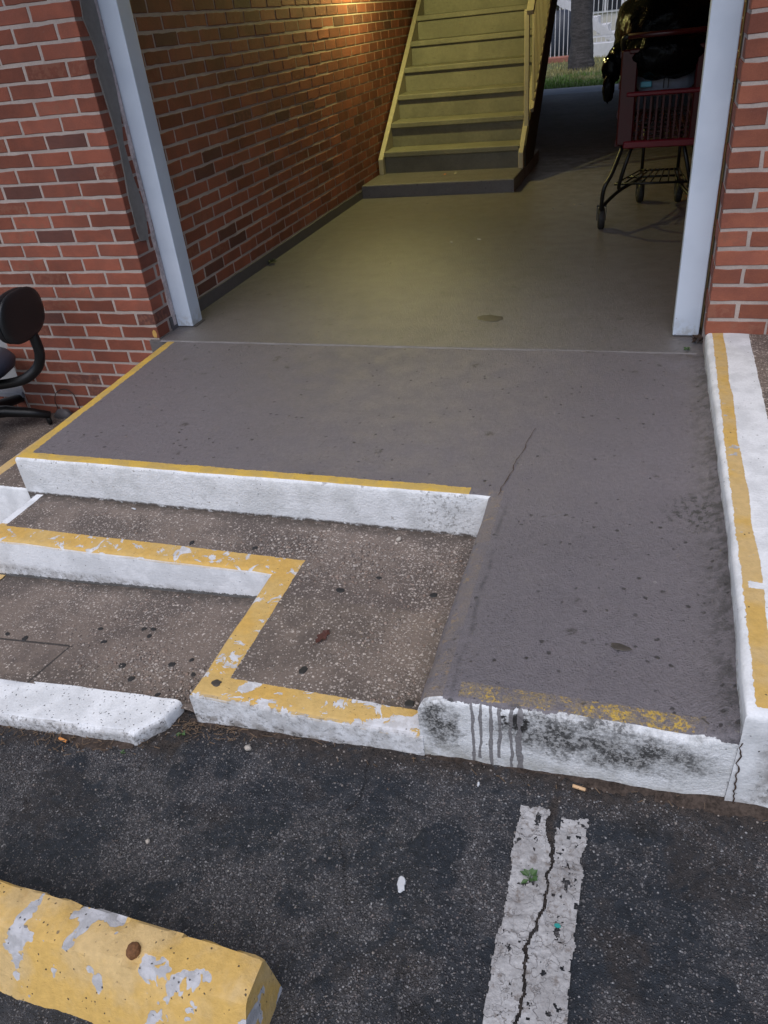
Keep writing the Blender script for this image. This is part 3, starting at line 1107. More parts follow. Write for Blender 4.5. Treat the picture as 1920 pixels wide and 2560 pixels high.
# lower pavement (brown exposed aggregate) from the lot back to the wall
lxs = np.arange(-5.0, 1.30 + 1e-6, 0.09)
lys = np.arange(-1.975, 0.0 + 0.06, 0.06583)
A, B = np.meshgrid(lxs, lys)
Zl = np.vectorize(low_z)(A, B)
lastcol = np.clip((A - 1.17) / 0.13, 0, 1) * np.clip((-1.86 - B) / 0.1, 0, 1)
Zl = Zl - lastcol * 0.035
I = np.arange(A.size).reshape(A.shape)
o = link('lower_pavement', mesh_np('lower_pavement', np.stack([A, B, Zl], -1).reshape(-1, 3),
         np.stack([I[:-1, :-1], I[:-1, 1:], I[1:, 1:], I[1:, :-1]], -1).reshape(-1, 4), True), M_AGG)
tag(o, 'brown pebbled lower pavement behind the white kerb', 'pavement', kind='structure')


def rough(x, y, z, amp, f=16, seed=0):
    return (float(fbm(x * f, y * f, z * f, seed, 3)) - 0.5) * 2 * amp


# raised L-shaped pavement
bm = prism([(0.13, -1.19), (0.13, -1.492), (1.262, -1.492), (1.262, -2.003), (1.884, -2.003), (1.884, -1.19)], -0.36, ZB, bev=0.014, seg=3, cut=0.05, jit=0.005,
           bev_sel=lambda p: p.y < -1.21 and p.x < 1.87, seed=4,
           warp=lambda x, y, z: (x + rough(x, y, z, 0.002, 20, 2), y + rough(x, y, z, 0.0025, 20, 1), z + rough(x, y, 0, 0.002, 9, 3)))
o = part('raised_pavement', bm, M_RAISED)
smooth_by_angle(o, 50)
tag(o, 'raised pebbled pavement with a worn yellow border and white face', 'pavement', kind='structure')

# porch slab with the ramp strip on its right
def porch_warp(x, y, z):
    if y < -1.2:
        t = (-1.2 - y) / 0.8
        dz = -0.016 * t
        if x < 1.99:
            dz -= 0.012 * t * min(1, (1.99 - x) / 0.08)
        if x > 2.44:
            dz += 0.012 * t * min(1.0, (x - 2.44) / 0.1)
    else:
        dz = 0.0
    if x > 2.47 and z > -0.1:
        dz += 0.022 * min(1.2, (x - 2.47) / 0.065) ** 2 * min(1.0, max(0.0, (-0.05 - y) / 0.3))
    am = 0.0015 + (0.0022 if y < -1.2 else 0.0)
    return (x + rough(x, y, z, 0.0022, 13, 8), y + rough(x, y, z, 0.0025, 13, 9), z + dz + (rough(x, y, 0, am, 12, 6) if z > -0.1 else 0))


bm = prism([(0.052, -0.022), (0.100, -1.2), (1.888, -1.2), (1.878, -2.0), (2.585, -2.0), (2.585, -0.022)], -0.36, 0.0, bev=0.013, seg=3, cut=0.05, zcut=0.05, jit=0.004,
           bev_sel=lambda p: p.y < -0.05 and p.x < 2.57, warp=porch_warp, seed=14)
o = part('porch', bm, M_PORCH)
smooth_by_angle(o, 50)
tag(o, 'grey painted porch slab and ramp with yellow edge and white front', 'porch', kind='structure')
# rolled-over left edge of the ramp: press the lip down
for v_ in o.data.vertices:
    x, y, z = v_.co
    if y < -1.215 and x < 1.935 and z > -0.12:
        t = min(1.0, max(0.0, (1.935 - x) / 0.055))
        k = min(1.0, (-1.215 - y) / 0.05)
        v_.co.z -= 0.024 * t * t * k
    if y < -1.955 and z > -0.12 and x > 1.87:
        t = min(1.0, max(0.0, (-1.955 - y) / 0.045))
        v_.co.z -= 0.012 * t * t

# passage floor and its joint
bm = prism([(-0.05, 10.35), (-0.05, -0.018), (2.62, -0.018), (2.62, 10.35)], -0.3, -0.001, bev=0)
bmesh.ops.reverse_faces(bm, faces=[])
o = part('passage_floor', bm, M_PASSAGE)
tag(o, 'grey painted concrete floor of the covered passage', 'floor', kind='structure')
bm = bmesh.new()
pr = None
for k in range(0, 130):
    x = 0.02 + k * 0.0193
    w = 0.008 + 0.005 * vnoise(k * 0.4, 0, 0, 3)
    yc = -0.019 + 0.004 * (vnoise(k * 0.15, 1, 0, 9) - 0.5)
    h_ = 0.0035 * min(1, max(0.15, (2.1 - x)))
    row = [bm.verts.new((x, yc - w, -0.001)), bm.verts.new((x, yc, 0.0005 + h_)), bm.verts.new((x, yc + w, 0.0005))]
    if pr:
        for a in (0, 1):
            bm.faces.new((pr[a], row[a], row[a + 1], pr[a + 1]))
    pr = row
M_JOINT = simple('joint_filler', (0.19, 0.18, 0.19), 0.7, 0, 0.25, 60, 0.4)
o = part('floor_joint', bm, M_JOINT, smooth=True)
tag(o, 'raised pale joint between porch and passage floor', 'floor joint', kind='structure')

# step left of the porch
bm = prism([(-0.187, -0.004), (-0.187, -1.172), (0.11, -1.172), (0.11, -0.004)], -0.5, ZB, bev=0.012, seg=2, cut=0.08, jit=0.004,
           bev_sel=lambda p: p.y < -0.05 and p.x < 0.1, warp=lambda x, y, z: (x, y, z + rough(x, y, 0, 0.002, 9, 3)))
o = part('side_step', bm, M_SIDE)
smooth_by_angle(o, 50)
tag(o, 'low brown step with a yellow left edge beside the porch', 'step', kind='structure')
# yellow line across the lower pavement at the picture's left
bm = bmesh.new()
pr = None
for k in range(24):
    y = -1.495 - k * 0.0198
    x0 = 0.07 + 0.004 * (vnoise(k * 0.5, 0, 0, 1) - 0.5)
    x1 = 0.168 + 0.010 * (vnoise(k * 0.9, 5, 0, 2) - 0.5)
    row = [bm.verts.new((x0, y, low_z(x0, y) + 0.004)), bm.verts.new((x1, y, low_z(x1, y) + 0.004))]
    if pr:
        bm.faces.new((pr[0], pr[1], row[1], row[0]))
    pr = row
o = part('yellow_line', bm, M_LINEY)
tag(o, 'yellow painted line on the lower pavement by the picture edge', 'painted line', kind='structure')

# raised pavement on the right, level above the ramp
bm = prism([(2.536, 0.0), (2.536, -2.004), (6.0, -2.004), (6.0, 0.0)], -0.36, 0.08, bev=0.016, seg=4, cut=0.05 if False else 0.09, zcut=0.06, jit=0.004,
           bev_sel=lambda p: p.y < -0.02 and p.x < 5.9,
           warp=lambda x, y, z: (x + rough(x, y, z, 0.003, 12, 18) + 0.010 * math.exp(-((y + 1.35) / 0.55) ** 2) * (1 if x < 2.56 else 0) * (0.4 if z < 0.0 else 1.0) - 0.0, y + rough(x, y, z, 0.003, 12, 19), z + (rough(x, y, 0, 0.003, 8, 16) if z > 0 else 0)))
o = part('right_pavement', bm, M_RIGHT)
smooth_by_angle(o, 50)
tag(o, 'raised pavement right of the ramp with yellow and white painted kerb', 'pavement', kind='structure')

# loose white kerb end in front of the lower pavement
def kerb_warp(x, y, z):
    zz = z + float(asph(x))
    d = 0.0035
    return (x + rough(x, y, z, d, 14, 31) + rough(x, y, z, 0.0015, 60, 37), y + rough(x, y, z, d, 14, 32) + rough(x, y, z, 0.0015, 60, 38), zz + rough(x, y, z, 0.002, 18, 33))


bm = prism([(1.128, -2.096), (1.185, -2.03), (1.196, -1.966), (-5.0, -1.966), (-5.0, -2.105), (0.3, -2.105)], -0.08, 0.047, bev=0.016, seg=4, cut=0.0, jit=0.005, seed=8, bev_sel=lambda p: p.y < -1.985)
bmesh.ops.bisect_plane
for a, lo, hi, no, stp in ((0, 0.2, 1.2, (1, 0, 0), 0.03), (1, -2.11, -1.96, (0, 1, 0), 0.03)):
    t = lo
    while t < hi:
        co = [0, 0, 0]
        co[a] = t
        bmesh.ops.bisect_plane(bm, geom=bm.verts[:] + bm.edges[:] + bm.faces[:], plane_co=co, plane_no=no, dist=1e-5)
        t += stp
for z_ in (-0.03, 0.0, 0.018):
    bmesh.ops.bisect_plane(bm, geom=bm.verts[:] + bm.edges[:] + bm.faces[:], plane_co=(0, 0, z_), plane_no=(0, 0, 1), dist=1e-5)
for v_ in bm.verts:
    v_.co = Vector(kerb_warp(*v_.co))
o = part('white_kerb', bm, M_KERB)
smooth_by_angle(o, 55)
tag(o, 'thick white painted kerb ending at the yellow corner', 'kerb', kind='structure')

# ground behind the building
v = []
o = part('far_walkway', boxm(-6, 14, 10.37, 11.35, -0.3, -0.006), M_WALK)
tag(o, 'grey concrete walk at the far end of the passage', 'walkway', kind='structure')
A, B = np.meshgrid(np.linspace(-14, 16, 61), np.linspace(11.36, 40, 60))
Zg = -0.03 + (fbm(A * 0.5, B * 0.5, 0, 3, 3) - 0.5) * 0.10
I = np.arange(A.size).reshape(A.shape)
o = link('lawn', mesh_np('lawn', np.stack([A, B, Zg], -1).reshape(-1, 3), np.stack([I[:-1, :-1], I[:-1, 1:], I[1:, 1:], I[1:, :-1]], -1).reshape(-1, 4), True), M_SOIL)
tag(o, 'lawn behind the building', 'lawn', kind='structure')

# ------------------------------------------------------------------ bricks
BH = 0.0552


def brick_mesh(name, L, D, seed):
    """front face at y=0, x 0..L, z 0..BH, worn arrises"""
    rr = random.Random(seed)
    bm = bmesh.new()
    ns = max(2, int(round(L / 0.045)))
    ring = [(L * i / ns, 0.0) for i in range(ns)] + [(L, 0.0), (L, BH * 0.5)] + [(L - L * i / ns, BH) for i in range(ns)] + [(0.0, BH), (0.0, BH * 0.5)]
    cx, cz = L / 2, BH / 2
    out, inn, back = [], [], []
    for x, z in ring:
        jx, jz = rr.uniform(-1, 1) * 0.0012, rr.uniform(-1, 1) * 0.0013
        if rr.random() < 0.10:
            jx *= 2.2
            jz -= math.copysign(0.0022, z - cz)
        px, pz = x + jx, z + jz
        out.append(bm.verts.new((px, 0.0022, pz)))
        kx, kz = (cx - x), (cz - z)
        inn.append(bm.verts.new((px + math.copysign(min(0.0024, abs(kx)), kx), rr.uniform(-0.0004, 0.0004), pz + math.copysign(min(0.0022, abs(kz)), kz))))
        back.append(bm.verts.new((x, D, z)))
    n = len(ring)
    bm.faces.new(inn)
    for i in range(n):
        j = (i + 1) % n
        bm.faces.new((out[i], out[j], inn[j], inn[i]))
        bm.faces.new((back[i], back[j], out[j], out[i]))
    return bm_mesh(name, bm)


BR = {}


def brick_data(L, D, k):
    key = (round(L, 3), round(D, 3), k)
    if key not in BR:
        BR[key] = brick_mesh('brick', L, D, hash(key) % 9999)
        BR[key].materials.append(M_BRICK)
    return BR[key]


def place_bricks(root, specs, limit, mat_i, base_mat=None, all_mat=None):
    """specs: (origin xyz, rz, L, D, painted). The bricks nearest the camera become parts, the rest one joined part"""
    loc0 = root.location
    seen, rest = [], []
    for s in specs:
        p = Vector(s[0])
        q = (p - CAM)
        xc = q.dot(Vector(RC[0])); yc = q.dot(Vector(RC[1])); zc = q.dot(Vector(RC[2]))
        px = 384 + 760.5 * xc / zc if zc > 0.1 else -9999
        py = 512 + 760.5 * yc / zc if zc > 0.1 else -9999
        vis = -60 < px < 828 and -60 < py < 1084 and zc > 0.1
        (seen if vis else rest).append((q.length, s))
    seen.sort(key=lambda t: t[0])
    rest += seen[limit:]
    for d, s in seen[:limit]:
        (x, y, z), rz, L, D, pt = s
        o = bpy.data.objects.new('brick', brick_data(L, D, random.randrange(4)))
        COL.objects.link(o)
        o.parent = root
        rr = random.Random(int(abs(x * 977 + y * 773 + z * 1231) * 10))
        o.location = Vector((x, y, z + rr.uniform(-0.0012, 0.0012))) - loc0
        o.rotation_euler = (rr.uniform(-0.006, 0.006), rr.uniform(-0.005, 0.005), rz)
        c = Vector((rr.uniform(-0.0015, 0.0015), 0, 0))
        o.location += c
        if all_mat is not None:
            o.material_slots[0].link = 'OBJECT'
            o.material_slots[0].material = all_mat
        if pt and base_mat:
            if len(o.material_slots):
                o.material_slots[0].link = 'OBJECT'
                o.material_slots[0].material = base_mat
    if rest:
        bm = bmesh.new()
        for d, s in rest:
            (x, y, z), rz, L, D, pt = s
            ca, sa = math.cos(rz), math.sin(rz)
            ux, uy = Vector((ca, sa, 0)), Vector((-sa, ca, 0))
            c = Vector((x, y, z)) + ux * L / 2 + uy * D / 2 + Vector((0, 0, BH / 2)) - loc0
            obox(bm, c, ux * L / 2, uy * D / 2, Vector((0, 0, BH / 2)))
        o = link('brick_rest', bm_mesh('brick_rest', bm), mat_i, root)
        o['kind'] = 'stuff'


def zrow(k):
    return (20 - k - 1) * H + 0.00625


JT = 0.010
TOPK = -14
# left front wall ---------------------------------------------------
wall_l = thing('brick_wall', (-0.5, 0.15, -0.5), 'red brick front wall left of the passage behind the black chair', 'brick wall')
ztop = zrow(TOPK) + BH + 0.005
part('mortar', boxm(-0.99, -0.004, 0.003, 0.30, -0.62, ztop), M_MORTAR, wall_l)
part('mortar', boxm(-4.2, -1.93, 0.003, 0.30, -0.62, ztop), M_MORTAR, wall_l)
part('mortar', boxm(-1.93, -0.99, 0.003, 0.30, 1.75, ztop), M_MORTAR, wall_l)
specs = []
for k in range(TOPK, 28):
    z = zrow(k)
    even = (k % 2 == 0)
    # corner brick
    if even:
        specs.append(((-0.098, 0.0, z), 0.0, 0.098, 0.208, False))
        x = -0.105
    else:
        specs.append(((-0.208, 0.0, z), 0.0, 0.208, 0.098, False))
        x = -0.215
    while x > -4.2:
        x0, x1 = x - S + 0.0063, x - 0.0063
        spans = [(x0, x1)]
        if z < 1.72:
            spans = []
            if x1 > -0.99:
                spans.append((max(x0, -0.988), x1))
            if x0 < -1.93:
                spans.append((x0, min(x1, -1.932)))
        for a, b in spans:
            if b - a > 0.03:
                specs.append(((a, 0.0, z), 0.0, round(b - a, 3), 0.10, False))
        x -= S
place_bricks(wall_l, specs, 300, M_BRICK_I)
# cement patch and flaked paint on the return
def yzsheet(bm, left, right, x0, x1):
    n = len(left)
    A = [bm.verts.new((x1, y, z)) for y, z in left]
    B = [bm.verts.new((x1, y, z)) for y, z in right]
    A0 = [bm.verts.new((x0, y - 0.001, z)) for y, z in left]
    for i in range(n - 1):
        bm.faces.new((A[i], B[i], B[i + 1], A[i + 1]))
        bm.faces.new((A0[i], A[i], A[i + 1], A0[i + 1]))
    bm.faces.new((A[0], A0[0], B[0]))
    bm.faces.new((A[-1], B[-1], A0[-1]))


pl = [(0.071, 2.5), (0.071, 1.60), (0.071, 1.418), (0.060, 1.356), (0.081, 1.28), (0.094, 1.217), (0.066, 1.206), (0.061, 1.173), (0.069, 1.086), (0.077, 0.995), (0.080, 0.879), (0.066, 0.741), (0.052, 0.66), (0.053, 0.599), (0.049, 0.508), (0.060, 0.468)]
prr = [(0.143, 2.5), (0.145, 1.60), (0.143, 1.418), (0.146, 1.356), (0.139, 1.28), (0.137, 1.217), (0.138, 1.206), (0.146, 1.173), (0.144, 1.086), (0.130, 0.995), (0.097, 0.879), (0.105, 0.741), (0.122, 0.66), (0.128, 0.599), (0.117, 0.508), (0.100, 0.458)]
bm = bmesh.new()
yzsheet(bm, [(y - 0.012, z) for y, z in pl], [(y + 0.008, z) for y, z in prr], -0.004, 0.006)
part('cement_patch', bm, M_CEMENT, wall_l)
bm = bmesh.new()
zs_ = np.linspace(2.5, 0.02, 90)
L_ = [(0.160 - 0.016 * float(fbm(z * 9, 1, 0, 4, 4)) - 0.010 * max(0, math.sin(z * 5)), z) for z in zs_]
R_ = [(0.172 + 0.002 * float(vnoise(z * 20, 3, 0, 5)), z) for z in zs_]
yzsheet(bm, L_, R_, -0.003, 0.0045)
part('paint_smear', bm, M_SMEAR, wall_l)
bm = bmesh.new()
pts = [(-0.028, 0.0), (-0.012, 0.0), (-0.008, 0.018), (-0.012, 0.034), (-0.022, 0.040), (-0.032, 0.030), (-0.033, 0.012)]
f = bm.faces.new([bm.verts.new((x, -0.0015, z + 0.010)) for x, z in pts])
M_SPLAT = simple('yellow_splat', (0.55, 0.32, 0.09), 0.6)
r_ = bmesh.ops.extrude_face_region(bm, geom=[f])
bmesh.ops.translate(bm, verts=[g for g in r_['geom'] if isinstance(g, bmesh.types.BMVert)], vec=(0, 0.004, 0))
part('paint_splat', bm, M_SPLAT, wall_l)

# door and rowlock threshold left of the chair
door = thing('door', (-1.46, 0.1, -0.33), 'plain door over a brick threshold at the left picture edge', 'door')
part('door_leaf', boxm(-1.90, -1.02, 0.12, 0.165, -0.325, 1.74, bev=0.003), M_DOOR, door)
part('door_frame', boxm(-1.019, -0.991, 0.03, 0.2, -0.325, 1.749, bev=0.003), M_WHITEM, door)
part('door_frame', boxm(-1.929, -1.901, 0.03, 0.2, -0.325, 1.749, bev=0.003), M_WHITEM, door)
part('sill', boxm(-1.928, -0.992, -0.012, 0.119, -0.362, -0.331, bev=0.003), M_WALK, door)
bm = bmesh.new()
lathe(bm, (-1.83, 0.09, 0.55), [(0.012, 0.03), (0.012, -0.01), (0.03, -0.015), (0.032, -0.035), (0.02, -0.05)], 14, 'y')
part('handle', bm, M_STEEL, door)
M_ROW = m_brick('worn_threshold_brick', dim=1.1)
for i in range(13):
    x0 = -1.925 + i * 0.0716
    o = part('brick', boxm(x0 + 0.004, x0 + 0.0676, -0.004, 0.10, -0.472, -0.366, bev=0.002), M_ROW, door)
part('mortar', boxm(-1.929, -0.991, 0.0, 0.115, -0.62, -0.3625), M_MORTAR, door)

# passage wall, left ------------------------------------------------
wall_c = thing('brick_wall', (-0.1, 5.0, 0.0), 'long red brick wall along the left side of the passage', 'brick wall')
part('mortar', boxm(-0.2, -0.0045, 0.301, 10.3, -0.3, ztop), M_MORTAR_IN, wall_c)
specs = []
for k in range(TOPK, 20):
    z = zrow(k)
    even = (k % 2 == 0)
    if not even:
        specs.append(((-0.002, 0.110, z), PI / 2, 0.110 - 0.004, 0.095, k == 19))
    y = 0.218 if even else 0.220
    j = 0.220 if even else 0.220
    y = 0.226 if even else 0.226 - 0.11 + 0.11
    y = 0.225 if even else 0.120
    while y < 10.25:
        specs.append(((-0.002, y + 0.0015, z), PI / 2, 0.2075, 0.095, k == 19))
        y += S
specs = [s for s in specs if not (s[0][1] < 0.12 and s[2] < 0.2)] + [s for s in specs if (s[0][1] < 0.12 and s[2] < 0.2)][:0]
place_bricks(wall_c, specs, 300, M_BRICK_I, base_mat=M_BASEP)
# painted lowest band (a coat over the bottom course)
bm = bmesh.new()
pr = None
for i in range(120):
    y = 0.12 + i * 0.085
    zt = 0.064 + 0.006 * (vnoise(i * 0.8, 2, 0, 3) - 0.5)
    row = [bm.verts.new((0.0035, y, -0.001)), bm.verts.new((0.0035, y, zt)), bm.verts.new((-0.008, y, zt + 0.002))]
    if pr:
        bm.faces.new((pr[0], row[0], row[1], pr[1]))
        bm.faces.new((pr[1], row[1], row[2], pr[2]))
    pr = row
part('painted_base', bm, M_BASEP, wall_c)

# right pillar ------------------------------------------------------
wall_r = thing('brick_wall', (3.0, 0.15, 0.0), 'red brick wall right of the passage standing on the raised pavement', 'brick wall')
part('mortar', boxm(2.535, 6.0, 0.003, 0.30, -0.3, ztop), M_MORTAR, wall_r)
specs = []
for k in range(TOPK, 20):
    z = zrow(k) + 0.0
    if k >= 19:
        continue
    odd = (k % 2 == 1)
    if odd:
        specs.append(((2.531, 0.0, z), 0.0, 0.098, 0.208, False))
        x = 2.636
    else:
        x = 2.526
    while x < 5.9:
        specs.append(((x + 0.0063, 0.0, z), 0.0, 0.2075, 0.10, False))
        x += S
for i in range(14):
    specs.append(((2.531 + i * S, 0.0, 0.073), 0.0, 0.212, 0.10, False))
place_bricks(wall_r, specs, 300, M_BRICK_I, all_mat=M_BRICK_O)

wall_d = thing('brick_wall', (2.72, 5.0, 0.0), 'dark brick wall along the right side of the passage beyond the cart', 'brick wall')
part('mortar', boxm(2.625, 2.9, 0.301, 10.3, -0.3, ztop), M_MORTAR_IN, wall_d)
specs = []
for k in range(TOPK, 20):
    y = 0.31 if k % 2 == 0 else 0.42
    while y < 10.2:
        specs.append(((2.620, y + 0.21, zrow(k)), -PI / 2, 0.21, 0.08, False))
        y += S
place_bricks(wall_d, specs, 0, M_BRICK_I)

ew = thing('daylight_blocker', (1.0, 10.2, 0.0), 'added unseen wall narrowing the far opening to keep daylight out of the passage', 'wall')  # added out of view to cut the daylight entering the far end
part('blocker_panel', boxm(1.80, 2.624, 10.05, 10.299, 0.0, ztop), M_PALEW, ew)
part('blocker_panel', boxm(0.001, 0.36, 10.05, 10.299, 0.0, ztop), M_PALEW, ew)
part('blocker_lintel', boxm(0.361, 1.799, 10.05, 10.299, 1.95, ztop), M_PALEW, ew)
# upper storey and ceiling
o = part('ceiling', boxm(-0.2, 2.9, 0.302, 10.3, ztop + 0.002, ztop + 0.2), M_CEIL)
tag(o, 'painted ceiling of the covered passage', 'ceiling', kind='structure')
up = thing('upper_storey', (1.0, 5.0, 2.66), 'upper storey of the brick building over the passage', 'building')
part('wall', boxm(-4.2, 6.0, 0.0, 0.301, ztop + 0.003, 4.0), M_PALEW, up)
part('wall', boxm(-4.2, 6.0, 10.0, 10.3, ztop + 0.201, 4.0), M_PALEW, up)
part('roof', boxm(-4.5, 6.3, -0.5, 10.5, 4.001, 4.15), M_CEIL, up)
part('overhang_slab', boxm(-4.5, 6.3, -0.75, -0.001, 2.40, 2.52), M_CEIL, up)
part('overhang_slab', boxm(-4.5, 6.3, 10.302, 11.2, 2.40, 2.52), M_CEIL, up)  # unseen far overhang, added to hold sky light off the far opening

# ------------------------------------------------------------------ steel columns
def column(x0, x1, y0, y1, label):
    c = thing('column', ((x0 + x1) / 2, (y0 + y1) / 2, 0), label, 'column', 'white columns at the passage mouth')
    part('shaft', boxm(x0, x1, y0, y1, 0.004, ztop - 0.003, bev=0.004, seg=2), M_COL, c)
    part('base_plate', boxm(x0 + 0.002, x1 + 0.012, y0 + 0.004, y1 + 0.006, 0.0005, 0.0035), M_BASEP, c)
    return c


column(-0.004, 0.091, 0.180, 0.282, 'white steel column against the long brick wall, left of the stairs')
column(2.418, 2.521, 0.171, 0.27, 'white steel column in front of the shopping cart, beside the right brick wall')

# ------------------------------------------------------------------ staircase
XL, XR, SY, SZ, RI, GO = 0.064, 1.222, 3.672, 0.231, 0.19, 0.265
stair = thing('staircase', (0.65, 3.7, 0.0), 'painted timber staircase rising along the passage wall', 'staircase')
bm = bmesh.new()
bm = prism([(0.004, 4.6), (0.004, 3.20), (1.253, 3.235), (1.262, 4.6)], -0.1, 0.10, bev=0.010, seg=2, cut=0.1, jit=0.004)
o = part('landing_slab', bm, M_PASSAGE, stair)
NT = 11
for i in range(NT):
    y, z = SY + GO * i, SZ + RI * i
    part('tread', boxm(XL, XR, y, y + GO + 0.028, z, z + 0.042, bev=0.006, seg=2), M_STAIR, stair)
    zb = 0.10 if i == 0 else SZ + RI * (i - 1) + 0.0425
    part('riser', boxm(XL + 0.001, XR - 0.001, y + 0.030, y + 0.050, zb, z - 0.0005), M_STAIR, stair)
def stringer(x0, x1):
    bm = bmesh.new()
    s = RI / GO
    ys = [3.635, 3.635, 6.8, 6.8]
    y0, y1 = 3.635, 6.75
    zt = lambda y: 0.215 + (y - 3.625) * s
    prof = [(y0, 0.101), (y0, zt(y0)), (y1, zt(y1)), (y1, zt(y1) - 0.33), (y0 + 0.30, 0.101)]
    A = [bm.verts.new((x0, y, z)) for y, z in prof]
    B = [bm.verts.new((x1, y, z)) for y, z in prof]
    n = len(prof)
    bm.faces.new(A)
    bm.faces.new(B[::-1])
    for k in range(n):
        bm.faces.new((A[k], B[k], B[(k + 1) % n], A[(k + 1) % n]))
    bmesh.ops.recalc_face_normals(bm, faces=bm.faces)
    bmesh.ops.bevel(bm, geom=bm.edges[:], offset=0.003, segments=1, affect='EDGES')
    return bm
part('stringer', stringer(0.022, 0.0635), M_STRING, stair)
part('stringer', stringer(1.2225, 1.262), M_STRING, stair)

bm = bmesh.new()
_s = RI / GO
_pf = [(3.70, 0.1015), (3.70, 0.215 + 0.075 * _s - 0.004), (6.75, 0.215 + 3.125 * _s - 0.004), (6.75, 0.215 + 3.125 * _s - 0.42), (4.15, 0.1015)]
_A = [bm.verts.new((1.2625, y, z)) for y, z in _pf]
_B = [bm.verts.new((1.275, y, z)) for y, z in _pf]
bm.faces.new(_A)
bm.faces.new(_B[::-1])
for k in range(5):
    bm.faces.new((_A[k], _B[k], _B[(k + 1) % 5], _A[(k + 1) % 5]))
part('stringer_shade', bm, simple('painted_shade_brown', (0.022, 0.016, 0.012), 0.8, 0, 0.3, 20, 0.2), stair)  # shade on the stringer's outer face, painted in as a dark brown sheet

rail = thing('railing', (1.27, 3.85, 0.3), 'pale baluster railing on the open side of the staircase', 'railing')
s_ = RI / GO
zt_ = lambda y: 0.215 + (y - 3.625) * s_
y0 = 3.90
def slant(bm, xa, xb, ya, yb, off, th):
    d = Vector((0, yb - ya, (yb - ya) * s_))
    c = Vector(((xa + xb) / 2, (ya + yb) / 2, zt_((ya + yb) / 2) + off))
    u = d.normalized()
    w = Vector((0, -u.z, u.y))
    obox(bm, c, Vector(((xb - xa) / 2, 0, 0)), d / 2, w * th / 2, 0.002)
bm = bmesh.new()
slant(bm, 1.274, 1.300, y0 + 0.03, 6.7, 0.055, 0.030)
part('bottom_rail', bm, M_STRING, rail)
bm = bmesh.new()
slant(bm, 1.252, 1.306, y0 - 0.06, 6.7, 0.80, 0.038)
part('handrail', bm, M_STRING, rail)
part('newel', boxm(1.232, 1.270, y0 - 0.035, y0 + 0.0, zt_(y0) - 0.03, zt_(y0) + 0.78, bev=0.003), M_STRING, rail)
y = y0 + 0.10
while y < 6.6:
    part('baluster', boxm(1.276, 1.296, y - 0.01, y + 0.01, zt_(y) + 0.0755, zt_(y) + 0.775, bev=0.002), M_STRING, rail)
    y += 0.082

# ------------------------------------------------------------------ passage lamp
LZ_ = -0.47
lamp = thing('wall_lamp', (0.0, 3.36, 2.3 + LZ_), 'warm wall lamp high on the passage wall over the stairs', 'lamp')
part('back_plate', boxm(0.0005, 0.02, 3.30, 3.42, 2.24 + LZ_, 2.40 + LZ_, bev=0.004), M_STEEL, lamp)
bm = bmesh.new()
lathe(bm, (0.20, 3.36, 2.40 + LZ_), [(0.02, 0.05), (0.075, 0.03), (0.078, -0.06), (0.074, -0.06), (0.070, 0.02)], 20)
part('hood', bm, M_STEEL, lamp)
part('arm', boxm(0.0205, 0.16, 3.345, 3.375, 2.41 + LZ_, 2.43 + LZ_), M_STEEL, lamp)
bm = bmesh.new()
lathe(bm, (0.20, 3.36, 2.36 + LZ_), [(0.02, 0.04), (0.042, 0.02), (0.046, -0.02), (0.030, -0.045)], 16)
part('bulb', bm, m_glow('lamp_glow', (1.0, 0.66, 0.24), 12.0), lamp, smooth=True)
ld = bpy.data.lights.new('lamp_light', 'POINT')
ld.energy = 50.0
ld.color = (1.0, 0.92, 0.32)
ld.shadow_soft_size = 0.035
lo = bpy.data.objects.new('lamp_light', ld)
COL.objects.link(lo)
lo.parent = lamp
lo.location = (0.20, 0.0, -0.03)

# ------------------------------------------------------------------ shopping cart
cart = thing('shopping_cart', (2.28, 2.35, 0), 'red plastic shopping cart on black wheels beside the right column', 'shopping cart')
RX0, RX1, FX0, FX1 = 2.055, 2.525, 2.125, 2.465      # basket rear and front widths
RY, FY = 2.03, 2.86
def bq(t, s, z):
    """point on the basket: t 0 rear..1 front, s 0 left..1 right"""
    xa = RX0 + (FX0 - RX0) * t
    xb = RX1 + (FX1 - RX1) * t
    return Vector((xa + (xb - xa) * s, RY + (FY - RY) * t, z))
def bar(bm, a, b, w, d):
    a, b = Vector(a), Vector(b)
    u = (b - a).normalized()
    side = u.cross(Vector((0, 0, 1)))
    if side.length < 0.1: side = Vector((1, 0, 0))
    side.normalize()
    up_ = side.cross(u).normalized()
    obox(bm, (a + b) / 2, (b - a) / 2, side * w / 2, up_ * d / 2, min(w, d) * 0.2)
zb0, zt0 = 0.475, 0.965
# rear frame: two stiles, three cross rails
bm = bmesh.new()
obox(bm, (2.10, RY, 0.72), (0.046, 0, 0), (0, 0.016, 0), (0, 0, 0.245), 0.008)
part('rear_stile', bm, M_RED, cart)
bm = bmesh.new()
obox(bm, (2.49, RY, 0.72), (0.035, 0, 0), (0, 0.016, 0), (0, 0, 0.245), 0.008)
part('rear_stile', bm, M_RED, cart)
for z, h in ((0.478, 0.020), (0.742, 0.012), (0.955, 0.012)):
    bm = bmesh.new()
    obox(bm, (2.30, RY - 0.002, z), (0.205, 0, 0), (0, 0.020, 0), (0, 0, h), 0.006)
    part('rear_rail', bm, M_REDB if z < 0.9 else M_RED, cart)
for k in range(9):
    x = 2.165 + k * 0.034
    part('grille_bar', boxm(x - 0.005, x + 0.005, RY - 0.004, RY + 0.004, 0.50, 0.726), M_RED, cart)
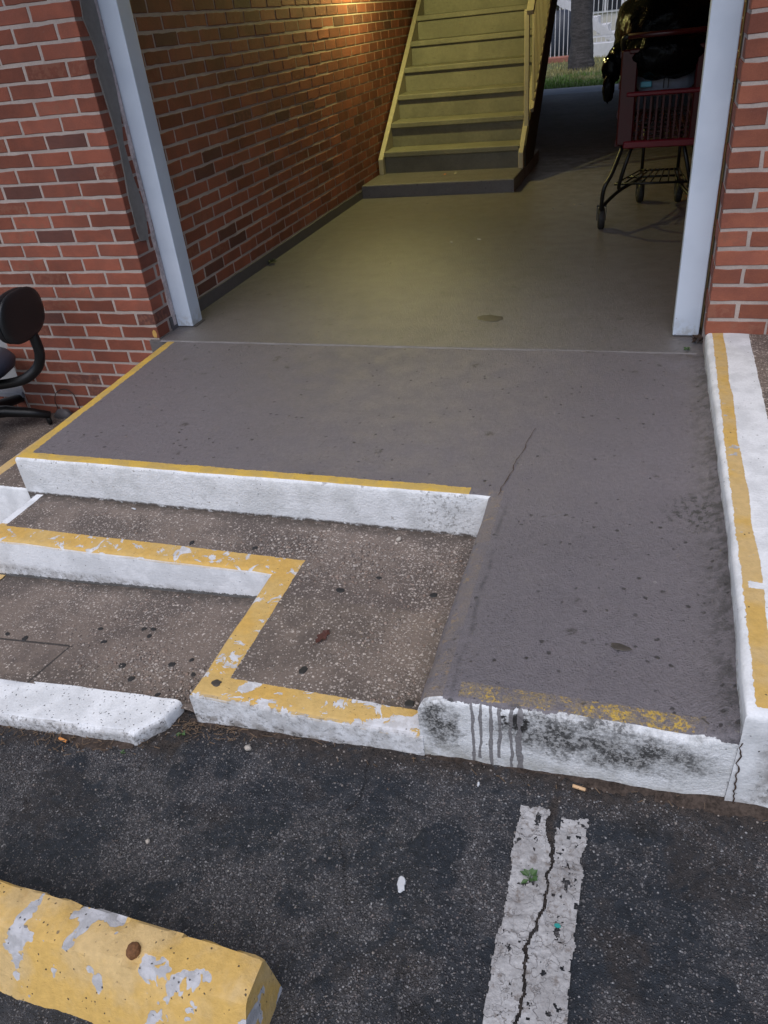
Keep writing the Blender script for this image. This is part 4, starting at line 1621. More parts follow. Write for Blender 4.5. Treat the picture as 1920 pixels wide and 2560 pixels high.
# side panels: rails and slats
for s, nm in ((0, 'side_panel'), (1, 'side_panel')):
    bm = bmesh.new()
    for z in (0.485, 0.64, 0.79, 0.945):
        bar(bm, bq(0.02, s, z + 0.0), bq(1, s, z + (0.06 if z < 0.6 else 0.0) * 1.0), 0.014, 0.035)
    part(nm, bm, M_RED, cart)
    for k in range(13):
        t = 0.05 + k * 0.075
        bm = bmesh.new()
        bar(bm, bq(t, s, 0.49 + 0.05 * t), bq(t, s, 0.945), 0.012, 0.026)
        part('slat', bm, M_RED, cart)
bm = bmesh.new()
for z in (0.55, 0.68, 0.80, 0.93):
    bar(bm, bq(1, 0, z), bq(1, 1, z), 0.014, 0.034)
for k in range(7):
    bar(bm, bq(1, k / 6, 0.55), bq(1, k / 6, 0.93), 0.012, 0.02)
part('front_panel', bm, M_RED, cart)
bm = bmesh.new()
for k in range(10):
    bar(bm, bq(0.02, 0.03 + k * 0.104, 0.482), bq(0.99, 0.03 + k * 0.104, 0.545), 0.010, 0.012)
for k in range(7):
    bar(bm, bq(0.05 + k * 0.15, 0, 0.482 + k * 0.0095), bq(0.05 + k * 0.15, 1, 0.482 + k * 0.0095), 0.010, 0.012)
part('basket_floor', bm, M_RED, cart)
# handle
bm = bmesh.new()
tube(bm, smooth_path([(2.062, RY + 0.03, 0.95), (2.058, RY - 0.03, 1.0), (2.066, 1.950, 1.026), (2.10, 1.945, 1.032)], 4), 0.013, 10)
part('handle_bracket', bm, M_BLACK, cart, True)
bm = bmesh.new()
tube(bm, smooth_path([(2.518, RY + 0.03, 0.95), (2.522, RY - 0.03, 1.0), (2.512, 1.950, 1.026), (2.48, 1.945, 1.032)], 4), 0.013, 10)
part('handle_bracket', bm, M_BLACK, cart, True)
bm = bmesh.new()
tube(bm, [(2.085, 1.945, 1.032), (2.495, 1.945, 1.032)], 0.014, 12)
part('handle', bm, M_RED, cart, True)
# chassis
for sgn, x0, xw in ((1, 2.095, 1.992), (-1, 2.485, 2.560)):
    bm = bmesh.new()
    tube(bm, smooth_path([(x0, 2.10, 0.47), (x0 - sgn * 0.05, 2.0, 0.33), (xw + sgn * 0.014, 1.955, 0.255), (xw + sgn * 0.003, 1.975, 0.165), (xw, 2.00, 0.10)], 5), 0.0125, 8)
    part('leg_tube', bm, M_BLACK, cart, True)
    bm = bmesh.new()
    xf = 2.205 if sgn > 0 else 2.435
    tube(bm, smooth_path([(xw + sgn * 0.004, 1.985, 0.14), (xw + sgn * 0.09, 2.20, 0.185), (xf + sgn * 0.0, 2.45, 0.215), (xf, 2.74, 0.20)], 5), 0.0115, 8)
    part('frame_tube', bm, M_BLACK, cart, True)
    bm = bmesh.new()
    tube(bm, smooth_path([(x0 + sgn * 0.055, 2.16, 0.475), (x0 + sgn * 0.012, 2.12, 0.33), (x0 - sgn * 0.012, 2.15, 0.225), (x0 - sgn * 0.01, 2.25, 0.19)], 5), 0.012, 8)
    part('brace_tube', bm, M_BLACK, cart, True)
    bm = bmesh.new()
    tube(bm, [(xf, 2.72, 0.20), (xf, 2.74, 0.50)], 0.011, 8)
    part('front_upright', bm, M_BLACK, cart, True)
bm = bmesh.new()
for k in range(9):
    t = k / 8
    tube(bm, [(2.06 + 0.13 * 0 + t * 0.42, 2.25, 0.222), (2.20 + t * 0.24, 2.68, 0.222)], 0.005, 6)
for yy, xa, xb in ((2.25, 2.05, 2.49), (2.46, 2.12, 2.47), (2.68, 2.19, 2.45)):
    tube(bm, [(xa, yy, 0.217), (xb, yy, 0.217)], 0.0075, 6)
part('lower_tray', bm, M_BLACK, cart, True)
for x, y, rz in ((1.995, 2.02, 0.12), (2.56, 2.0, 0.0), (2.205, 2.745, 0.2), (2.455, 2.72, 0.1)):
    bm = bmesh.new()
    lathe(bm, (0, 0, 0), [(0.030, -0.019), (0.058, -0.019), (0.064, -0.012), (0.064, 0.012), (0.058, 0.019), (0.030, 0.019)], 22, 'x')
    bmesh.ops.rotate(bm, verts=bm.verts, cent=(0, 0, 0), matrix=Matrix.Rotation(rz, 3, 'Z'))
    bmesh.ops.translate(bm, verts=bm.verts, vec=(x, y, 0.064))
    w = part('wheel', bm, M_RUBBER, cart, True)
    bm = bmesh.new()
    lathe(bm, (0, 0, 0), [(0.012, -0.022), (0.028, -0.0205), (0.028, 0.0205), (0.012, 0.022)], 14, 'x')
    bmesh.ops.rotate(bm, verts=bm.verts, cent=(0, 0, 0), matrix=Matrix.Rotation(rz, 3, 'Z'))
    bmesh.ops.translate(bm, verts=bm.verts, vec=(x, y, 0.064))
    part('hub', bm, M_STEEL, w, True)
    bm = bmesh.new()
    for q in (-1, 1):
        obox(bm, (x + q * 0.027, y - 0.004, 0.098), (0.002, 0, 0), (0, 0.014, 0), (0, 0.006, 0.042))
    obox(bm, (x, y - 0.006, 0.1405), (0.029, 0, 0), (0, 0.017, 0), (0, 0, 0.003))
    part('caster_fork', bm, M_BLACK, cart)


def blob(c, r, seed, f=3.0, amp=0.18, n=48, shape=None):
    """closed lumpy body from a sphere, real relief"""
    th = np.linspace(0, PI, n // 2 + 1)
    ph = np.linspace(0, 2 * PI, n, endpoint=False)
    T, Pp = np.meshgrid(th, ph, indexing='ij')
    d = np.stack([np.sin(T) * np.cos(Pp), np.sin(T) * np.sin(Pp), np.cos(T)], -1)
    m_ = 1 + (fbm(d[..., 0] * f + 5, d[..., 1] * f + 5, d[..., 2] * f + 5, seed, 4) - 0.5) * 2 * amp
    rid = np.abs(fbm(d[..., 0] * f * 2.2 + 9, d[..., 1] * f * 2.2, d[..., 2] * f * 2.2, seed + 5, 3) - 0.5)
    m_ = m_ + (0.06 - rid) * amp * 1.3
    p = d * m_[..., None] * np.array(r)
    if shape is not None:
        p = shape(p)
    p = p + np.array(c)
    I = np.arange(T.size).reshape(T.shape)
    f_ = np.stack([I[:-1], I[1:], np.roll(I[1:], -1, 1), np.roll(I[:-1], -1, 1)], -1).reshape(-1, 4)
    return p.reshape(-1, 3), f_


def join_blobs(lst):
    V_, F_, n = [], [], 0
    for a, b in lst:
        V_.append(a)
        F_.append(b + n)
        n += len(a)
    return np.vstack(V_), np.vstack(F_)


bag = thing('garbage_bag', (2.28, 2.45, 0.8), 'glossy black garbage bag heaped in the shopping cart', 'garbage bag')
v_, f_ = join_blobs([blob((2.305, 2.42, 1.03), (0.31, 0.40, 0.29), 5, 2.4, 0.12, 72), blob((2.30, 2.10, 0.925), (0.235, 0.135, 0.125), 15, 2.6, 0.14, 56)])
link('bag_body', mesh_np('bag_body', v_ - np.array(bag.location), f_, True), M_BAG, bag)
v_, f_ = join_blobs([blob((1.992, 2.20, 0.865), (0.055, 0.07, 0.085), 8, 4, 0.28, 32), blob((1.985, 2.13, 0.775), (0.034, 0.04, 0.078), 18, 4, 0.22, 28), blob((2.045, 2.22, 0.93), (0.075, 0.09, 0.07), 28, 4, 0.25, 32)])
link('knotted_neck', mesh_np('knotted_neck', v_ - np.array(bag.location), f_, True), M_BAG, bag)

pk = thing('package', (2.30, 2.14, 0.75), 'white plastic wrapped package with a light blue patch inside the shopping cart', 'package')
v_, f_ = blob((2.30, 2.20, 0.81), (0.16, 0.085, 0.10), 3, 3.5, 0.10, 48, shape=lambda p: np.sign(p) * np.abs(p) ** 0.55 * np.array([0.16, 0.085, 0.10]) ** 0.45)
link('wrapper', mesh_np('wrapper', v_ - np.array(pk.location), f_, True), M_WRAP, pk)
part('printed_patch', boxm(2.165, 2.228, 2.096, 2.106, 0.765, 0.795, bev=0.004), M_WRAPB, pk)
for _z in (0.815, 0.845):
    part('strap', boxm(2.235, 2.43, 2.094, 2.102, _z, _z + 0.006), M_BLACK, pk)
for _x in (2.29, 2.315):
    part('strap', boxm(_x, _x + 0.006, 2.092, 2.0935, 0.755, 0.86), M_BLACK, pk)

# ------------------------------------------------------------------ office chair
ch = thing('office_chair', (-1.0, -0.27, -0.44), 'black task chair with an oval padded backrest against the left brick wall', 'chair')
zc0 = low_z(-1.0, -0.27)
def oval_pad(c, hw, hh, th, nrm, tilt, mat_, name, parent, dome=0.5):
    n = 40
    prof = [(0.0, 1.0), (0.55, 0.97), (0.82, 0.82), (0.95, 0.55), (1.0, 0.15), (0.985, -0.3), (0.93, -0.7), (0.80, -0.95), (0.5, -1.0), (0.0, -1.0)]
    bm = bmesh.new()
    rings = []
    for r, t in prof:
        ring = []
        for k in range(n):
            a = 2 * PI * k / n
            ca, sa = math.cos(a), math.sin(a)
            e = 0.80
            u = math.copysign(abs(ca) ** e, ca) * hw * r
            w = math.copysign(abs(sa) ** e, sa) * hh * r
            ring.append(bm.verts.new((t * th / 2, u, w)))
        rings.append(ring)
    for A, B in zip(rings, rings[1:]):
        for k in range(n):
            bm.faces.new((A[k], A[(k + 1) % n], B[(k + 1) % n], B[k]))
    bmesh.ops.remove_doubles(bm, verts=bm.verts, dist=1e-5)
    R1 = Matrix.Rotation(nrm, 3, 'Z') @ Matrix.Rotation(tilt, 3, 'Y')
    bmesh.ops.rotate(bm, verts=bm.verts, cent=(0, 0, 0), matrix=R1)
    bmesh.ops.translate(bm, verts=bm.verts, vec=c)
    return part(name, bm, mat_, parent, True)


bk = oval_pad((-0.592, -0.25, 0.205), 0.170, 0.122, 0.055, math.radians(6), math.radians(4), M_VINYL, 'backrest', ch)
o = oval_pad((-0.558, -0.248, 0.205), 0.171, 0.123, 0.036, math.radians(6), math.radians(4), M_VINYL, 'back_shell', ch)
bm = bmesh.new()
tube(bm, smooth_path([(-0.585, -0.205, 0.12), (-0.575, -0.205, 0.05), (-0.582, -0.205, -0.02), (-0.62, -0.215, -0.085), (-0.70, -0.25, -0.135), (-0.86, -0.26, -0.165), (-1.0, -0.27, -0.17)], 5), 0.026, 10)
part('back_arm', bm, M_BLACK, ch, True)
bm = bmesh.new()
lathe(bm, (-1.0, -0.27, -0.075), [(0.05, -0.055), (0.17, -0.05), (0.215, -0.02), (0.225, 0.01), (0.205, 0.04), (0.12, 0.052), (0.02, 0.05)], 32)
bmesh.ops.scale(bm, vec=(1.05, 1.0, 1.0), space=Matrix.Translation((1.0, 0.27, 0.075)), verts=bm.verts)
part('seat', bm, M_NAVY, ch, True)
bm = bmesh.new()
lathe(bm, (-1.0, -0.27, zc0), [(0.035, 0.07), (0.035, 0.15), (0.022, 0.155), (0.022, 0.30), (0.05, 0.31), (0.05, 0.34)], 16)
part('gas_column', bm, M_BLACK, ch, True)
for k in range(5):
    a = math.radians(22 + 72 * k)
    d = Vector((math.cos(a), math.sin(a), 0))
    b0 = Vector((-1.0, -0.27, zc0))
    bm = bmesh.new()
    tube(bm, [b0 + Vector((0, 0, 0.115)), b0 + d * 0.10 + Vector((0, 0, 0.112)), b0 + d * 0.22 + Vector((0, 0, 0.088)), b0 + d * 0.315 + Vector((0, 0, 0.062))], [0.034, 0.032, 0.026, 0.020], 10)
    leg = part('leg', bm, M_BLACK, ch, True)
    e = b0 + d * 0.30
    zz = low_z(e.x, e.y)
    bm = bmesh.new()
    for q in (-1, 1):
        lathe(bm, (0, 0, 0), [(0.008, -0.009), (0.024, -0.009), (0.026, 0), (0.024, 0.009), (0.008, 0.009)], 14, 'x')
        vs = bm.verts[-70:] if False else None
    bmesh.ops.rotate(bm, verts=bm.verts, cent=(0, 0, 0), matrix=Matrix.Rotation(a + 0.6, 3, 'Z'))
    bmesh.ops.translate(bm, verts=bm.verts, vec=(e.x, e.y, zz + 0.026))
    part('caster', bm, M_RUBBER, leg, True)

# ------------------------------------------------------------------ wheel stop
ws = thing('wheel_stop', (1.0, -2.62, -0.26), 'yellow concrete wheel stop with grey chips on the asphalt', 'wheel stop')
bm = bmesh.new()
prof = [(-2.560, -0.01), (-2.567, 0.112), (-2.573, 0.1185), (-2.600, 0.120), (-2.640, 0.1185), (-2.650, 0.114), (-2.690, 0.052), (-2.722, -0.01)]
xs_ = np.arange(-0.12, 1.735, 0.015)
rings = []
def wsp_z(x): return float(asph(0.9) + (asph(1.7) - asph(0.9)) * (x - 0.9) / 0.8)
for x in list(xs_) + [1.738, 1.745]:
    ring = []
    sh = 0.0 if x < 1.736 else (1.0 if x > 1.744 else 0.5)
    for j, (y, z) in enumerate(prof):
        yy = y + (1.745 - x) * 0.035
        cy = -2.615
        yy = cy + (yy - cy) * (1 - 0.05 * sh)
        zz = z * (1 - 0.05 * sh)
        xx = x + (0.014 * (1 - z / 0.118) if x > 1.70 else 0)
        p = Vector((xx, yy, wsp_z(x) + zz))
        a_ = 0.0025
        if j in (1, 2, 4, 5) or x > 1.72:
            ck_ = max(0.0, float(fbm(xx * 30, yy * 30, j * 3.1, 77, 3)) - 0.56) * 0.05
            p += Vector((-ck_ if x > 1.72 else 0, (ck_ * 0.5 if yy < cy else -ck_ * 0.5), -ck_))
        p += Vector((rough(p.x, p.y, p.z, a_, 11, 3), rough(p.x, p.y, p.z, a_, 11, 4), rough(p.x, p.y, p.z, a_, 11, 5)))
        ring.append(bm.verts.new(p))
    rings.append(ring)
for A, B in zip(rings, rings[1:]):
    for k in range(len(prof) - 1):
        bm.faces.new((A[k], A[k + 1], B[k + 1], B[k]))
bm.faces.new(rings[-1])
bm.faces.new(rings[0][::-1])
o = part('block', bm, M_STOP, ws)
smooth_by_angle(o, 24)
bm = bmesh.new()
pz = wsp_z(1.50) + 0.116
lathe(bm, (1.497, -2.612, pz), [(0.014, -0.03), (0.0135, 0.004), (0.011, 0.010), (0.006, 0.013), (0.0, 0.0135)], 9)
for v_ in bm.verts:
    v_.co += Vector((rough(v_.co.x, v_.co.y, v_.co.z, 0.003, 70, 1), rough(v_.co.x, v_.co.y, v_.co.z, 0.003, 70, 2), 0))
part('anchor_pin', bm, M_RUST, ws)


# ------------------------------------------------------------------ small things lying about
def ground(x, y):
    if y < -2.0 or (x < 1.2 and y < -1.99):
        return float(asph(x) + asphalt_height(np.array([x]), np.array([y]))[0][0])
    return float(low_z(x, y))


def pebble(x, y, z, r, seed, label, mat_):
    v_, f_ = blob((0, 0, r * 0.5), (r, r * 0.8, r * 0.62), seed, 1.7, 0.42, 10)
    o = link('pebble', mesh_np('pebble', v_, f_, False), mat_, None, (x, y, z))
    o.rotation_euler = (0, 0, seed)
    tag(o, label, 'pebble', 'loose pebbles')


pebble(1.609, -1.257, ZB, 0.011, 4, 'cream pebble on the raised pavement below the white porch face', M_STONE)
pebble(1.439, -2.060, ground(1.439, -2.06), 0.011, 9, 'pale pebble on the asphalt below the yellow corner', M_STONE)
pebble(1.322, -2.345, ground(1.322, -2.345), 0.007, 12, 'small grey pebble on the open asphalt near the wheel stop', M_STONE)


def butt(x, y, rz, mat_, label):
    z = ground(x, y)
    c = thing('cigarette_butt', (x, y, z + 0.0065), label, 'cigarette butt', 'cigarette butts on the asphalt', rz)
    bm = bmesh.new()
    lathe(bm, (0, 0, 0), [(0.0032, -0.014), (0.0040, -0.0135), (0.0041, 0.0), (0.0039, 0.014), (0.0025, 0.0145)], 12, 'x')
    link('filter', bm_mesh('filter', bm, True), mat_, c)
    bm = bmesh.new()
    lathe(bm, (0, 0, 0), [(0.0030, 0.0146), (0.0036, 0.0150), (0.0034, 0.018), (0.001, 0.0185)], 10, 'x')
    link('burnt_end', bm_mesh('burnt_end', bm, True), M_TWIG, c)


butt(2.243, -2.026, -0.16, M_TAN, 'tan cigarette butt on the dirt below the ramp face')
butt(0.905, -2.118, -0.18, M_FILTER, 'orange cigarette butt on the dirt below the white kerb')


def flat_shape(name, cx, cy, zf, r, seed, mat_, th=0.0012, squash=0.75, rot=0.0, spike=0.75, n=18, lift=0.0006):
    """thin irregular flake with thickness, lying on a surface"""
    bm = bmesh.new()
    pts = []
    for k in range(n):
        a = 2 * PI * k / n
        rr = r * (1 - spike / 2 + spike * float(fbm(math.cos(a) * 1.6 + seed, math.sin(a) * 1.6 + seed * 0.7, 0, int(seed * 13) + 2, 3)))
        u, w = math.cos(a) * rr, math.sin(a) * rr * squash
        pts.append((u * math.cos(rot) - w * math.sin(rot), u * math.sin(rot) + w * math.cos(rot)))
    c = bm.verts.new((0, 0, th + lift))
    T = [bm.verts.new((x * 0.86, y * 0.86, th + lift)) for x, y in pts]
    B = [bm.verts.new((x, y, lift * 0.2)) for x, y in pts]
    for k in range(n):
        k2 = (k + 1) % n
        bm.faces.new((c, T[k], T[k2]))
        bm.faces.new((T[k], B[k], B[k2], T[k2]))
    return link(name, bm_mesh(name, bm), mat_, None, (cx, cy, zf))


GR = ['black gum spot in the middle of the raised pavement, behind the red leaf', 'black gum spot half way along the ramp edge on the raised pavement', 'black gum spot in front of the red leaf by the front yellow strip',
      'black gum spot in the inner corner between ramp and front yellow strip', 'tiny black gum spot behind the middle one on the raised pavement', 'black gum spot behind the yellow strip, the one nearer its corner', 'black gum spot behind the yellow strip, the one farther from its corner']
GLW = ['right one of three clustered gum spots on the lower pavement', 'left one of three clustered gum spots on the lower pavement', 'front one of three clustered gum spots on the lower pavement',
       'gum spot on the lower pavement in front of the cluster of three', 'gum spot between the cluster of three and the yellow corner', 'gum spot on the lower pavement close behind the white kerb',
       'small gum spot on the lower pavement nearest the yellow corner', 'small gum spot on the lower pavement left of the cluster of three', 'gum spot on the lower pavement close behind the kerb end',
       'gum spot on the cut joint at the left picture edge, right one', 'gum spot on the cut joint at the left picture edge, left one', 'small gum spot between the cut joint and the cluster of three', 'faint gum spot beside the long yellow strip on the lower pavement']
gl = {'raised': 'flat black gum spot on the raised pebbled pavement', 'low': 'flat black gum spot on the lower pebbled pavement'}
for i, (x, y, r) in enumerate([(1.509, -1.534, .014), (1.786, -1.503, .013), (1.525, -1.863, .014), (1.828, -1.913, .014), (1.603, -1.456, .008), (1.154, -1.38, .010), (0.927, -1.39, .011)]):
    o = flat_shape('gum_spot', x, y, ZB + 0.0015, r, 3.1 + i * 1.7, M_GUM, rot=i * 0.8)
    tag(o, GR[i], 'gum spot', 'black gum spots on the pavements')
for i, (x, y, r) in enumerate([(.927, -1.689, .010), (.894, -1.692, .009), (.933, -1.720, .009), (.929, -1.858, .013), (1.079, -1.827, .011), (.992, -1.905, .012), (1.167, -1.855, .009), (.747, -1.714, .008), (1.109, -1.948, .009), (.52, -1.80, .012), (.44, -1.79, .010), (.80, -1.77, .010), (1.13, -1.80, .008)]):
    o = flat_shape('gum_spot', x, y, low_z(x, y) + 0.001, r, 7.3 + i * 1.3, M_GUM, rot=i * 0.9)
    tag(o, GLW[i], 'gum spot', 'black gum spots on the pavements')
o = flat_shape('gum_spot', 1.981, -1.633, -0.013, 0.014, 2.2, M_GUM, rot=0.2)
tag(o, 'round black gum spot on the grey ramp', 'gum spot', 'black gum spots on the pavements')
M_STAIN = simple('brown_stain', (0.050, 0.042, 0.036), 0.6, 0, 0.5, 60, 0.2)
o = flat_shape('stain', 2.303, -1.773, -0.0105, 0.024, 5.5, M_STAIN, th=0.0006, squash=0.45, rot=-0.15, spike=0.9)
tag(o, 'ragged dark stain near the middle of the grey ramp', 'stain', 'dark stains on the ramp')
o = flat_shape('stain', 2.495, -1.950, -0.010, 0.020, 9.5, M_STAIN, th=0.0006, squash=0.7, rot=0.1)
tag(o, 'oval brown stain at the right front corner of the ramp', 'stain', 'dark stains on the ramp')
o = flat_shape('stain', 1.432, -1.978, ZB + 0.0005, 0.014, 4.5, M_STAIN, th=0.0006, squash=0.9)
o.location = (1.318, -1.955, ZB + 0.001)
tag(o, 'dark round mark on the yellow corner', 'stain')
o = flat_shape('stain', 1.604, 0.365, 0.0005, 0.060, 6.5, simple('floor_stain', (0.060, 0.050, 0.045), 0.5, 0, 0.4, 30, 0.1), th=0.0005, squash=0.75, spike=0.6, n=22)
tag(o, 'wide brown stain on the passage floor', 'stain')

# fallen leaf
lf = thing('fallen_leaf', (1.531, -1.733, ZB + 0.002), 'dry dark red leaf on the raised pavement', 'leaf', rz=1.25)
bm = bmesh.new()
n = 9
prv = None
for k in range(n):
    t = k / (n - 1)
    w = 0.013 * math.sin(PI * min(1, t * 0.92 + 0.06)) * (1 + 0.35 * math.sin(k * 2.4))
    x = -0.03 + 0.06 * t
    row = [bm.verts.new((x, -w, 0.002 + 0.003 * abs(math.sin(k)))), bm.verts.new((x, 0, 0.0008)), bm.verts.new((x, w, 0.002 + 0.004 * abs(math.cos(k))))]
    if prv:
        bm.faces.new((prv[0], row[0], row[1], prv[1]))
        bm.faces.new((prv[1], row[1], row[2], prv[2]))
    prv = row
link('blade', bm_mesh('blade', bm), M_LEAFB, lf)
bm = bmesh.new()
tube(bm, [(-0.03, 0, 0.001), (-0.045, 0.003, 0.003), (-0.055, 0.002, 0.001)], 0.0007, 5)
link('stem', bm_mesh('stem', bm), M_LEAFB, lf)


def leaf_quad(bm, c, d, L, w, up=0.5):
    c, d = Vector(c), Vector(d).normalized()
    s = d.cross(Vector((0, 0, 1)))
    if s.length < 0.05: s = Vector((1, 0, 0))
    s = s.normalized() * w
    p = [c, c + d * L * 0.5 + s + Vector((0, 0, L * 0.12)), c + d * L, c + d * L * 0.5 - s + Vector((0, 0, L * 0.12))]
    m_ = c + d * L * 0.5
    vs = [bm.verts.new(q) for q in p]
    mv = bm.verts.new(m_)
    for k in range(4):
        bm.faces.new((vs[k], vs[(k + 1) % 4], mv))


def weed(x, y, z, n, L, label, seed, mat_=None):
    mat_ = mat_ or M_WEED
    rr = random.Random(seed)
    w = thing('weed', (x, y, z), label, 'weed', 'small weeds')
    bm = bmesh.new()
    for k in range(3):
        a = rr.uniform(0, 6.28)
        tube(bm, [(0, 0, 0), (math.cos(a) * L * 0.3, math.sin(a) * L * 0.3, L * 0.5)], 0.0008, 5)
    link('stalk', bm_mesh('stalk', bm), mat_, w)
    for k in range(n):
        bm = bmesh.new()
        a = rr.uniform(0, 6.28)
        r = rr.uniform(0, L * 0.25)
        leaf_quad(bm, (math.cos(a) * r, math.sin(a) * r, rr.uniform(0.1, 0.55) * L), (math.cos(a), math.sin(a), rr.uniform(-0.1, 0.5)), L * rr.uniform(0.6, 1.0), L * rr.uniform(0.22, 0.34))
        link('leaf', bm_mesh('leaf', bm), mat_, w)


weed(2.170, -2.258, ground(2.17, -2.258) + 0.002, 9, 0.020, 'green weed sprouting from the crack in the white line', 3)
weed(1.236, -2.045, ground(1.236, -2.045), 4, 0.016, 'small green weed in the gap between white kerb and yellow corner', 5)
weed(1.10, -2.125, ground(1.10, -2.125), 4, 0.010, 'tiny green weed below the end of the white kerb', 7)
weed(0.020, 1.32, 0.0, 16, 0.040, 'dark moss and weed at the foot of the passage wall', 9, M_HEDGE)
weed(2.475, 0.02, 0.0, 9, 0.020, 'yellow green weed on the floor in front of the right column', 13)
weed(2.515, 0.10, 0.0, 16, 0.036, 'dry weed in the corner between right column and brick wall', 15, M_TWIG)

# flakes and scraps
o = flat_shape('paint_flake', 1.921, -2.326, ground(1.921, -2.326) + 0.003, 0.015, 3.3, M_FLAKE, th=0.002, squash=0.62, rot=1.9, spike=1.25)
tag(o, 'curled white paint flake on the asphalt left of the white line', 'paint flake', 'loose scraps on the asphalt')
o = flat_shape('paint_flake', 2.026, -2.060, ground(2.026, -2.06) + 0.003, 0.007, 4.3, M_FLAKE, th=0.002, squash=0.45, rot=1.6)
tag(o, 'small white paint flake on the asphalt below the grey drips', 'paint flake', 'loose scraps on the asphalt')
o = flat_shape('plastic_scrap', 2.233, -2.339, ground(2.233, -2.339) + 0.005, 0.006, 5.3, M_TEAL, th=0.002, squash=0.7)
tag(o, 'tiny teal plastic scrap on the white line', 'scrap', 'loose scraps on the asphalt')
o = flat_shape('paint_flake', 0.33, -1.225, ZB + 0.002, 0.012, 6.3, M_FLAKE, th=0.0015, squash=0.3, rot=-0.3)
o.location = (0.60, -1.235, ZB + 0.002)
tag(o, 'thin white paint flake on the raised pavement under the porch face', 'paint flake', 'loose scraps on the asphalt')

M_ORSC = simple('orange_scrap', (0.45, 0.16, 0.08), 0.7, 0, 0.2, 90, 0.2)
M_PASC = simple('pale_scrap', (0.42, 0.40, 0.36), 0.7, 0, 0.3, 90, 0.3)
for x_, y_, z_, r_, m_, lb in ((0.63, 3.53, 0.1015, 0.020, M_ORSC, 'small orange paper scrap on the landing at the foot of the stairs'), (0.715, 3.55, 0.1015, 0.022, M_PASC, 'crumpled pale scrap on the landing at the foot of the stairs'),
                           (1.09, 1.766, 0.0005, 0.016, M_PASC, 'pale chip on the passage floor, left one of two'), (1.258, 1.821, 0.0005, 0.015, M_PASC, 'pale chip on the passage floor, right one of two')):
    o = flat_shape('paper_scrap', x_, y_, z_, r_, 2.0 + x_ * 3, m_, th=0.003, squash=0.55, rot=x_ * 2, spike=1.1)
    tag(o, lb, 'scrap', 'scraps on the passage floor')
# wire loop and concrete chunk by the wall
bm = bmesh.new()
tube(bm, smooth_path([(-0.773, -0.02, -0.46), (-0.776, -0.012, -0.41), (-0.779, -0.012, -0.373), (-0.748, -0.014, -0.319), (-0.686, -0.014, -0.293), (-0.639, -0.012, -0.32), (-0.630, -0.01, -0.366), (-0.628, -0.008, -0.44)], 6), 0.0022, 6)
o = part('wire_loop', bm, M_WIRE, smooth=True)
tag(o, 'thin black wire loop standing against the brick wall beside the chair', 'wire')
v_, f_ = blob((0, 0, 0.012), (0.065, 0.028, 0.038), 21, 2.6, 0.40, 12)
o = link('concrete_chunk', mesh_np('concrete_chunk', v_, f_), M_BASEP, None, (-0.70, -0.06, low_z(-0.7, -0.06)))
tag(o, 'grey concrete lump at the wall foot beside the wire loop', 'concrete lump')
# crack line in the porch: a thin dark filled crack
bm = bmesh.new()
cp = smooth_path([(1.917, -1.190, 0), (1.922, -1.12, 0), (1.935, -1.05, 0), (1.937, -0.99, 0), (1.952, -0.90, 0), (1.955, -0.84, 0), (1.969, -0.74, 0)], 7)
pr = None
for i, p in enumerate(cp):
    x = p.x + 0.010 * (float(fbm(i * 0.45, 2, 0, 3, 3)) - 0.5)
    w = 0.0016 * (0.4 + float(vnoise(i * 0.6, 1, 0, 8))) * (1 - i / len(cp) * 0.5)
    row = [bm.verts.new((x - w, p.y, 0.0032)), bm.verts.new((x + w, p.y, 0.0032))]
    if pr:
        bm.faces.new((pr[0], pr[1], row[1], row[0]))
    pr = row
o = part('porch_crack', bm, M_TWIG)
tag(o, 'thin dark crack running back across the porch from the inner corner', 'crack', kind='structure')
bm = bmesh.new()
pr = None
for i in range(26):
    t = i / 25
    z = 0.0 - 0.192 * t
    x = 2.539 + 0.016 * (float(fbm(i * 0.55, 7, 0, 5, 4, 0.7)) - 0.5) + 0.016 * t
    w = 0.0007 + 0.0012 * float(vnoise(i * 0.5, 3, 0, 6))
    row = [bm.verts.new((x - w, -2.0085, z)), bm.verts.new((x + w, -2.0085, z))]
    if pr:
        bm.faces.new((pr[0], pr[1], row[1], row[0]))
    pr = row
o = part('front_crack', bm, M_TWIG)
tag(o, 'crack down the white front between ramp and right pavement', 'crack', kind='structure')

# dirt mound and litter along the kerb foot
bm = bmesh.new()
def foot(x):
    return -2.098 if x < 1.12 else (-2.098 + (x - 1.12) / 0.08 * 0.09 if x < 1.20 else (-2.004))
def mound(xa, xb, w0, seed):
    pr = None
    nst = int((xb - xa) / 0.012)
    for i in range(nst + 1):
        x = xa + (xb - xa) * i / nst
        wv = w0 * (0.35 + 1.1 * float(fbm(x * 9, 0, 0, seed, 4)))
        hv = 0.020 * float(fbm(x * 14, 4, 0, seed + 3, 3))
        row = []
        for j in range(6):
            t = j / 5
            y = foot(x) + 0.006 - wv * t
            zz = float(asph(x)) + hv * (1 - t) ** 1.6 + 0.004 * (float(fbm(x * 50, y * 50, 0, seed, 2)) - 0.5) + 0.003 * (1 - t) - 0.006 * t
            row.append(bm.verts.new((x, y, zz)))
        if pr:
            for j in range(5):
                bm.faces.new((pr[j], pr[j + 1], row[j + 1], row[j]))
        pr = row
mound(0.2, 1.12, 0.045, 3)
mound(1.24, 1.90, 0.026, 7)
mound(1.90, 2.4, 0.030, 11)
mound(2.40, 3.0, 0.055, 12)
o = part('dirt', bm, M_DIRT, smooth=True)
tag(o, 'brown dirt gathered along the foot of the kerbs', 'dirt', kind='stuff')
bm = bmesh.new()
rr = random.Random(5)
